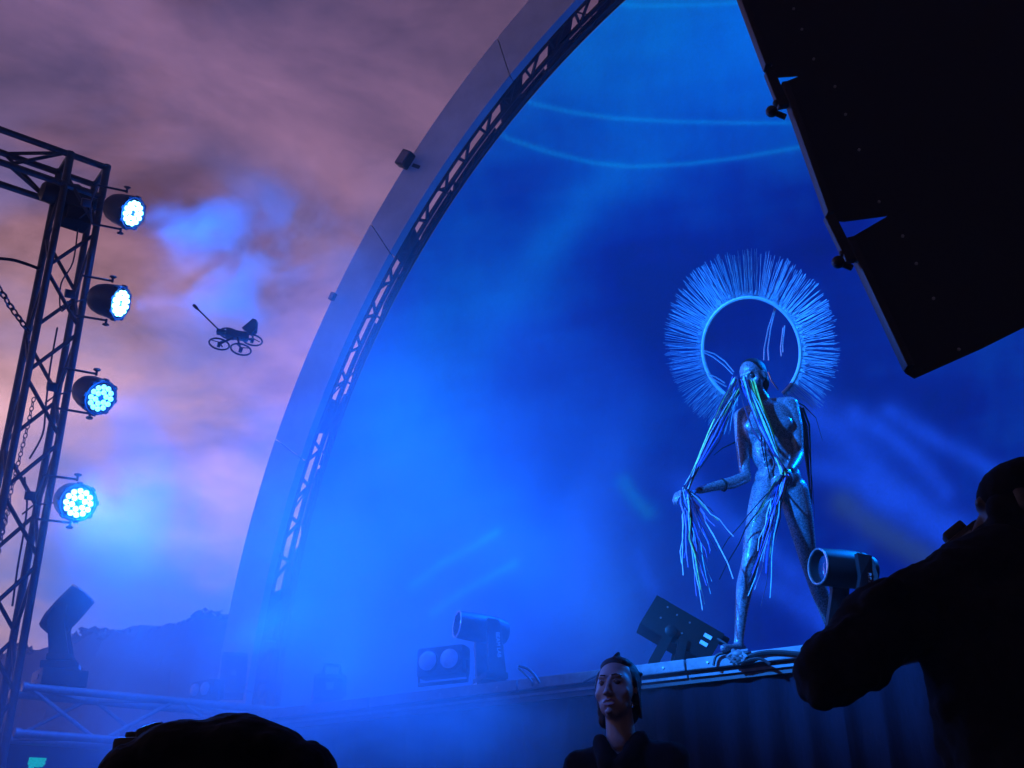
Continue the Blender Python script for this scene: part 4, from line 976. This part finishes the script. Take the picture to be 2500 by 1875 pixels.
# ------------------------------------------------------------------ cameraman on the right, back-lit
def cameraman():
    Y = 2.55
    def K(px, py, dy=0): return W(px, py, Y + dy)
    hd = K(2484, 1226, .0); t = person((hd.x + .05, hd.y, 0), 'tall cameraman in black cap and jacket, elbow raised, at the right edge')
    look = Vector((-.88, .42, -.16)).normalized(); sx = look.cross(Z).normalized(); hu = sx.cross(look).normalized(); Hm = Matrix((sx, look, hu)).transposed()
    q = lambda x, y, z: hd + sx * x + look * y + hu * z
    f = [('e', q(0, -.01, .0), (.076, .098, .095), Hm), ('e', q(0, .04, -.055), (.058, .055, .06), Hm), ('c', q(0, .09, -.01), .012, q(0, .115, -.045), .016), ('c', q(-.02, .09, -.07), .012, q(.02, .09, -.07), .012), ('e', q(0, .078, -.098), (.03, .026, .024), Hm),
         ('c', q(-.035, .083, .018), .013, q(.035, .083, .018), .013), ('e', q(.078, -.01, -.02), (.01, .02, .034), Hm), ('e', q(-.078, -.01, -.02), (.01, .02, .034), Hm), ('c', q(0, -.01, -.07), .058, q(0, -.04, -.20), .066)]
    shL = K(2262, 1462, -.05); shR = K(2640, 1440, .05)
    f += chainc([(shL, .07), ((shL + shR) / 2 + Z * .03, .09), (shR, .07)])
    hip = Vector(((shL.x + shR.x) / 2, (shL.y + shR.y) / 2, .98))
    f += [('c', (shL + shR) / 2 - Z * .15, .15, hip, .155)]
    for s_ in (-1, 1):
        o = Vector((s_ * .10, 0, 0)); f += chainc([(hip + o, .10), (Vector((hip.x, hip.y, .5)) + o, .07), (Vector((hip.x, hip.y, .09)) + o, .05), (Vector((hip.x - .10, hip.y + .08, .05)) + o, .045)])
    el = K(2022, 1640, -.10); wr = K(2300, 1420, .10)
    f += chainc([(shL, .06), (el, .045), (K(2180, 1520, .06), .045), (wr, .032)])
    f += hand(K(2330, 1392, .12), Vector((.3, .3, .9)), Vector((-.6, .6, .1)), 28)
    elR = K(2720, 1640, .10); wrR = K(2470, 1420, .22)
    f += chainc([(shR, .06), (elR, .045), (wrR, .032)]); f += hand(K(2440, 1395, .24), Vector((-.3, .3, .9)), Vector((.6, .6, .1)), 28)
    fuse(f, 'body', M['skin_shaded'], t, .009, 3)
    js = chainc([(shL, .085), ((shL + shR) / 2 + Z * .05, .11), (shR, .085)]) + [('c', (shL + shR) / 2 - Z * .12, .185, hip, .19), ('c', shL - Z * .05 + Vector((.08, 0, 0)), .11, hip + Vector((-.06, 0, 0)), .15), ('c', q(0, -.05, -.15), .085, (shL + shR) / 2, .12)]
    js += chainc([(shL + Z * .0, .082), (K(2140, 1545, -.08), .092), (K(2040, 1620, -.11), .086), (K(2018, 1650, -.11), .074), (K(2090, 1590, .0), .072), (K(2200, 1490, .06), .060), (K(2280, 1432, .10), .045)])
    for a, b_ in (((2010, 1580), (2080, 1520)), ((2000, 1640), (2090, 1600)), ((2030, 1690), (2110, 1650)), ((2120, 1470), (2190, 1440)), ((1992, 1610), (2005, 1700))):
        js.append(('c', K(*a, -.15), .022, K(*b_, -.15), .03))
    js += chainc([(shR, .082), (elR, .075), (wrR, .05)])
    fuse(js, 'jacket', M['black_cloth'], t, .009, 3, .055, .11)
    fuse([('c', hip + Vector((s_ * .09, 0, -.03)), .125, Vector((hip.x + s_ * .10, hip.y, .12)), .07) for s_ in (-1, 1)], 'trousers', M['black_cloth'], t, .014, 3)
    cp = [('e', q(0, -.03, -.05), (.080, .085, .09), Hm), ('c', q(0, -.05, -.08), .075, q(0, -.07, -.20), .085), ('e', q(0, -.015, .022), (.086, .106, .082), Hm), ('c', q(-.05, .06, .032), .010, q(.05, .06, .032), .010)]
    fuse(cp, 'cap_and_neck_cover', M['black_cloth'], t, .007, 3, .022, .06)  # cap, plus added black cover hiding the lit neck
    fuse([('e', q(0, .035, -.065), (.066, .068, .068), Hm), ('e', q(0, .085, -.09), (.036, .03, .03), Hm), ('c', q(0, .098, -.04), .019, q(0, .118, -.055), .02), ('c', q(0, -.005, -.08), .068, q(0, -.04, -.22), .085), ('e', q(.05, .02, -.02), (.034, .06, .05), Hm), ('e', q(-.05, .02, -.02), (.034, .06, .05), Hm)], 'face_blackout', M['black_cloth'], t, .008, 3)  # added black cover keeping the lit face in silhouette
    # his camera, a thing of its own
    cc = K(2362, 1346, .10); cx = Vector((.72, -.25, .50)).normalized(); cy = Vector((.3, .95, 0)); cy = (cy - cx * cy.dot(cx)).normalized(); czv = cx.cross(cy)
    k = thing('video_camera', cc, "black camera held before the tall cameraman's chin", 'camera')
    MB().box(cc, (.135, .09, .085), cx, cy, czv, bev=.012).obj('camera_body', M['black'], k, smooth=True)
    MB().lathe(cc + cy * .04, cy, [(0, .036), (.08, .038), (.085, .042), (.12, .042)], 20).obj('lens_barrel', M['black'], k, smooth=True)
    MB().box(cc + czv * .052 + cx * .01, (.06, .06, .03), cx, cy, czv, bev=.008).obj('viewfinder', M['black'], k, smooth=True)
    MB().box(cc - cy * .047 - cx * .01, (.085, .004, .055), cx, cy, czv).obj('rear_display', M['lens'], k)
cameraman()

# ------------------------------------------------------------------ crouching photographer, cap in front of us
def crouching():
    Y = 1.06
    def K(px, py, dy=0): return W(px, py, Y + dy)
    hd = K(545, 2095, 0); t = person((hd.x, hd.y, 0), 'person in a dark knitted hat crouching close in front, only the crown showing')
    f = [('e', hd, (.075, .095, .105), Matrix.Identity(3)), ('c', hd - Z * .07, .05, hd - Z * .19, .06)]
    sh = hd - Z * .24; hip = Vector((hd.x, hd.y - .10, .30))
    f += chainc([(sh + Vector((-.18, 0, 0)), .06), (sh, .08), (sh + Vector((.18, 0, 0)), .06)]) + [('c', sh - Z * .1, .13, hip, .15)]
    for s_ in (-1, 1):
        kn = Vector((hip.x + s_ * .16, hip.y + .40, .42)); an = Vector((hip.x + s_ * .15, hip.y + .10, .09)); f += chainc([(hip + Vector((s_ * .09, 0, 0)), .09), (kn, .06), (an, .045), (an + Vector((0, .14, -.04)), .04)])
        el = sh + Vector((s_ * .24, .10, -.22)); wr = hd + Vector((-.06 + s_ * .05, .17, -.10)); f += chainc([(sh + Vector((s_ * .18, 0, 0)), .055), (el, .04), (wr, .028)]); f += hand(wr + Vector((0, .03, .04)), Vector((0, .3, 1)), Vector((s_, .1, 0)), 30)
    fuse(f, 'body', M['skin'], t, .010, 3)
    I3 = Matrix.Identity(3); mm = K(1000, 1800).x - K(999, 1800).x
    def el(px, py, rx, ry, dy=0): return ('e', K(px, py, dy), (rx * mm, .085, ry * mm), I3)
    cap = [('e', hd + Z * .02, (.095, .10, .105), I3), el(545, 1885, 215, 118), el(470, 1860, 150, 92), el(610, 1850, 130, 88), el(690, 1845, 62, 58), el(745, 1905, 80, 88), el(360, 1915, 100, 98), el(320, 1960, 75, 90)]
    fuse(cap, 'knitted_hat', M['black_cloth'], t, .004, 6, .007, .02)
    js = chainc([(sh + Vector((-.18, 0, 0)), .08), (sh + Z * .02, .10), (sh + Vector((.18, 0, 0)), .08)]) + [('c', sh - Z * .1, .16, hip, .18)]
    for s_ in (-1, 1):
        el = sh + Vector((s_ * .24, .10, -.22)); wr = hd + Vector((-.06 + s_ * .05, .15, -.13)); js += chainc([(sh + Vector((s_ * .18, 0, 0)), .075), (el, .06), (wr, .042)])
        kn = Vector((hip.x + s_ * .16, hip.y + .40, .42)); an = Vector((hip.x + s_ * .15, hip.y + .10, .13)); js += chainc([(hip + Vector((s_ * .09, 0, 0)), .11), (kn, .08), (an, .06)])
    fuse(js, 'clothes', M['black_cloth'], t, .012, 3, .03)
    cc = K(352, 1818, .10); k = thing('photo_camera', cc - Z * .05, 'small dark camera poking up left of the crouching hat', 'camera')
    x = Vector((.93, .1, .30)).normalized(); y = Vector((-.1, 1, 0)); y = (y - x * y.dot(x)).normalized(); z = x.cross(y)
    MB().box(K(348, 1868, .10), (.052, .05, .050), Vector((1, 0, 0)), Vector((0, 1, 0)), Z, bev=.006).obj('camera_body', M['black'], k, smooth=True)
    MB().box(K(374, 1800, .10), (.030, .035, .024), x, y, z, bev=.008).obj('viewfinder_hump', M['black'], k, smooth=True)
    MB().box(K(332, 1812, .10), (.020, .02, .020), Vector((1, 0, 0)), Vector((0, 1, 0)), Z, bev=.004).obj('shutter_dial', M['black'], k)
    MB().lathe(K(350, 1850, .12), Vector((0, 1, 0)), [(0, .024), (.05, .025), (.055, .02)], 18).obj('lens_barrel', M['black'], k, smooth=True)
crouching()

# ------------------------------------------------------------------ flown speaker boxes, upper right
def array_box(poly, label, pin, slots, Y=3.45):
    pts = [W(*p, Y) for p in poly]; c = sum(pts, Vector()) / len(pts)
    t = thing('array_speaker', c, label, 'loudspeaker', 'flown loudspeaker boxes')
    ext = (c - CAM).normalized() * .8
    MB().prism(pts, ext).obj('cabinet', M['black_paint'], t)
    n0 = len(pts)
    a, b_ = pts[0], pts[1]                               # left edge, top to bottom: steel corner rail
    d = (b_ - a).normalized(); outw = d.cross(Vector((0, 1, 0))).normalized(); outw = outw if outw.x < 0 else -outw
    MB().box((a + b_) / 2 - Vector((0, .02, 0)) - outw * .012, ((b_ - a).length * .97, .05, .03), d, Vector((0, 1, 0)), d.cross(Vector((0, 1, 0))), bev=.006).obj('corner_rail', M['black'], t, smooth=True)
    for f in (.06, .28, .55, .93):
        for g_ in (.035, .22):
            q = a.lerp(b_, f) - outw * g_; MB().cyl(q, q - Vector((0, .006, 0)), .006, n=8).obj('bolt', M['bolt'], t)
    if pin:
        l0, l1 = W(*pin[0], Y - .02), W(*pin[1], Y - .02)
        dd = (l1 - l0).normalized(); lk = MB().box((l0 + l1) / 2, ((l1 - l0).length, .03, .042), dd, Vector((0, 1, 0)), dd.cross(Vector((0, 1, 0))), bev=.004).obj('link_arm', M['black'], t)
        p = W(*pin[2], Y - .03); MB().ball(p, (.024, .024, .024)).ball(W(pin[2][0] + 12, pin[2][1] - 20, Y - .02), .016).cyl(p, W(pin[2][0] + 34, pin[2][1] + 14, Y - .02), .012, n=8).obj('quick_pin', M['black'], t, smooth=True)
    return t
array_box([(1796, -10), (1866, 178), (1900, 190), (2500, 150), (2760, 20), (2760, -330), (1700, -300)], 'topmost black flown loudspeaker box in the upper right corner', None, 0, 3.47)
array_box([(1903, 212), (2018, 538), (2060, 542), (2166, 528), (2800, 370), (2800, 10), (2520, 100), (1960, 182), (1916, 200)], 'middle black flown loudspeaker box linked between its neighbours', [(1878, 178), (1912, 262), (1884, 272)], 1)
array_box([(2060, 590), (2210, 912), (2232, 925), (2396, 852), (2500, 800), (2860, 640), (2800, 300), (2180, 520)], 'lowest black flown loudspeaker box with its bottom corner against the blue screen', [(2024, 530), (2078, 640), (2046, 640)], 1, 3.43)

# ------------------------------------------------------------------ black drape below the low beam and the green tape on it
def drape():
    o = Vector((TC.x, TC.y, 0)) + TV * .45 - TU * 1.2; m = MB(); n = 260; P = []; Fs = []; rows = 8; top = zb + .05
    ph = np.cumsum(rng.uniform(.15, .4, n))
    for j in range(rows):
        t = j / (rows - 1)
        for i in range(n): P.append(o + TU * (5.4 * i / (n - 1)) + TV * (.035 * (.3 + t) * math.sin(ph[i])) + Z * (top * (1 - t) + .01 * t))
    for j in range(rows - 1):
        for i in range(n - 1): Fs.append((j * n + i, j * n + i + 1, (j + 1) * n + i + 1, (j + 1) * n + i))
    m.add(P, Fs); tag(m.obj('wing_drape', M['skirt'], smooth=True), 'dark drape hanging below the low truss beam at the lower left', 'curtain')
drape()
def tape():
    po = Vector((TC.x, TC.y, 0)) + TV * .40; nrm = TV
    edge = [(71, 1849), (90, 1850), (113, 1851), (112, 1857), (109, 1859), (110, 1865), (106, 1870), (103, 1873), (92, 1874), (80, 1873), (74, 1875), (75, 1885), (68, 1885), (69, 1868), (66, 1866), (69, 1858)]
    c = WP(90, 1862, po, nrm); P = [c - TV * .010]; Fs = []; n = len(edge)
    for f in (.5, 1.0):
        for e in edge:
            p = WP(*e, po, nrm); P.append(c.lerp(p, f) - TV * (.008 + random.uniform(-.005, .005)))
    for i in range(n):
        Fs.append((0, 1 + i, 1 + (i + 1) % n)); Fs.append((1 + i, 1 + n + i, 1 + n + (i + 1) % n, 1 + (i + 1) % n))
    m = MB(); m.add(P, Fs); m.add([p - TV * .0015 for p in P], Fs)
    tag(m.obj('self_lit_tape', M['tape']), 'torn crinkled piece of bright green tape on the dark drape', 'tape')
tape()

# ------------------------------------------------------------------ unseen spots and stage haze
T = J(1870, 1150)
spot('unseen_wash', (-4.2, 1.6, 5.6), T + Vector((-.1, 0, .15)), 13500, (.01, .20, 1.0), 26, .5, .15)        # unseen wash from high front left, no fixture built
spot('unseen_wash', (5.2, 7.5, 6.5), T, 4200, (.0, .17, 1.0), 24, .6, .15)  # unseen rim spot behind the dancer, no fixture built
spot('unseen_wash', (-1.9, 2.6, 4.4), W(1500, 1690, 4.05), 450, (.0, .13, 1.0), 8, .8, .10)  # unseen narrow spot added to light the woman's face
# unseen spots added to make the smoke glow: upstage, low and overhead
spot('added_smoke_spot', (4.2, 12.6, 7.2), W(560, 1500, 9.0), 3300, (.0, .115, 1.0), 44, .9, .3)
gp = W(640, 1600, 9.2)
spot('added_smoke_spot', gp, gp + Vector((.05, -.15, 1)), 750, (.0, .15, 1.0), 150, 1.0, .4)
gp2 = W(840, 1690, 7.0)
spot('added_smoke_spot', gp2, gp2 + Vector((-.1, .1, 1)), 200, (.0, .13, 1.0), 150, 1.0, .4)
spot('added_smoke_spot', (4.6, 8.4, 11.6), W(640, 1730, 6.0), 42000, (.0, .09, 1.0), 21, .9, .3)
def smoke(name, loc, scale, dens, nscale, lo, hi, label, seed=0.):
    t = MB().ball((0, 0, 0), 1.0, None, 32, 20); o = t.obj(name, M['black'], origin=(0, 0, 0)); o.data.materials.clear()
    o.location = loc; o.scale = scale
    h = bpy.data.materials.new(name); h.use_nodes = True; nt = h.node_tree; nt.nodes.clear(); N = nt.nodes.new; L = nt.links.new
    out = N('ShaderNodeOutputMaterial'); v = N('ShaderNodeVolumePrincipled'); tc = N('ShaderNodeTexCoord')
    ln = N('ShaderNodeVectorMath'); ln.operation = 'LENGTH'; L(tc.outputs['Object'], ln.inputs[0])
    fo = N('ShaderNodeMapRange'); fo.interpolation_type = 'SMOOTHSTEP'; fo.inputs['From Min'].default_value = 1; fo.inputs['From Max'].default_value = .1; L(ln.outputs['Value'], fo.inputs['Value'])
    mp = N('ShaderNodeMapping'); mp.inputs['Location'].default_value = (seed, seed * .7, seed * 1.3); mp.inputs['Scale'].default_value = scale; L(tc.outputs['Object'], mp.inputs[0])
    nz = N('ShaderNodeTexNoise'); nz.inputs['Scale'].default_value = nscale; nz.inputs['Detail'].default_value = 4; nz.inputs['Distortion'].default_value = .8; L(mp.outputs[0], nz.inputs['Vector'])
    nr = N('ShaderNodeMapRange'); nr.inputs['From Min'].default_value = .38; nr.inputs['From Max'].default_value = .64; nr.inputs['To Min'].default_value = lo; nr.inputs['To Max'].default_value = hi; L(nz.outputs['Fac'], nr.inputs['Value'])
    mx = N('ShaderNodeMath'); mx.operation = 'MAXIMUM'; mx.inputs[1].default_value = 0; L(nr.outputs[0], mx.inputs[0])
    mu = N('ShaderNodeMath'); mu.operation = 'MULTIPLY'; L(fo.outputs[0], mu.inputs[0]); L(mx.outputs[0], mu.inputs[1])
    m2 = N('ShaderNodeMath'); m2.operation = 'MULTIPLY'; L(mu.outputs[0], m2.inputs[0]); m2.inputs[1].default_value = dens
    v.inputs['Color'].default_value = (.94, .97, 1, 1); L(m2.outputs[0], v.inputs['Density']); v.inputs['Anisotropy'].default_value = .1
    L(v.outputs[0], out.inputs['Volume']); o.data.materials.append(h)
    tag(o, label, 'smoke', kind='stuff')
smoke('smoke', W(760, 1690, 7.9), (3.5, 4.0, 3.6), .185, .8, .05, 2.1, 'bank of blue lit stage smoke round the arch foot and low beam')
smoke('smoke_low', W(800, 1715, 6.1), (2.2, 1.6, 1.3), .46, 1.1, .1, 2.0, 'low roll of blue smoke spilling in front of the stage corner', 5.2)
fc, ax = PARS[0]; smoke('smoke_wisp', fc + ax * .75 + Vector((.30, .05, -.08)), (1.15, .8, .85), .75, 2.0, -1.3, 2.0, 'blue lit wisp of smoke before the topmost tower lamp', 3.3)
fc, ax = PARS[3]; smoke('smoke_wisp', W(450, 1260, 6.6), (1.3, .9, 1.25), .42, 1.5, -.6, 2.2, 'blue lit wisp of smoke right of the lower tower lamps', 7.1)
def haze():
    m = MB(); m.box((0, 28, 8.2), (170, 176, 18.6))
    o = m.obj('haze', M['black'], origin=(0, 28, -1)); o.data.materials.clear()
    h = bpy.data.materials.new('stage_haze'); h.use_nodes = True; nt = h.node_tree; nt.nodes.clear()
    out = nt.nodes.new('ShaderNodeOutputMaterial'); v = nt.nodes.new('ShaderNodeVolumePrincipled')
    v.inputs['Color'].default_value = (.9, .93, 1, 1); v.inputs['Density'].default_value = .004; v.inputs['Anisotropy'].default_value = .25
    nt.links.new(v.outputs[0], out.inputs['Volume']); o.data.materials.append(h)
    tag(o, 'thin stage haze filling the air around the whole stage', 'haze', kind='stuff')
haze()
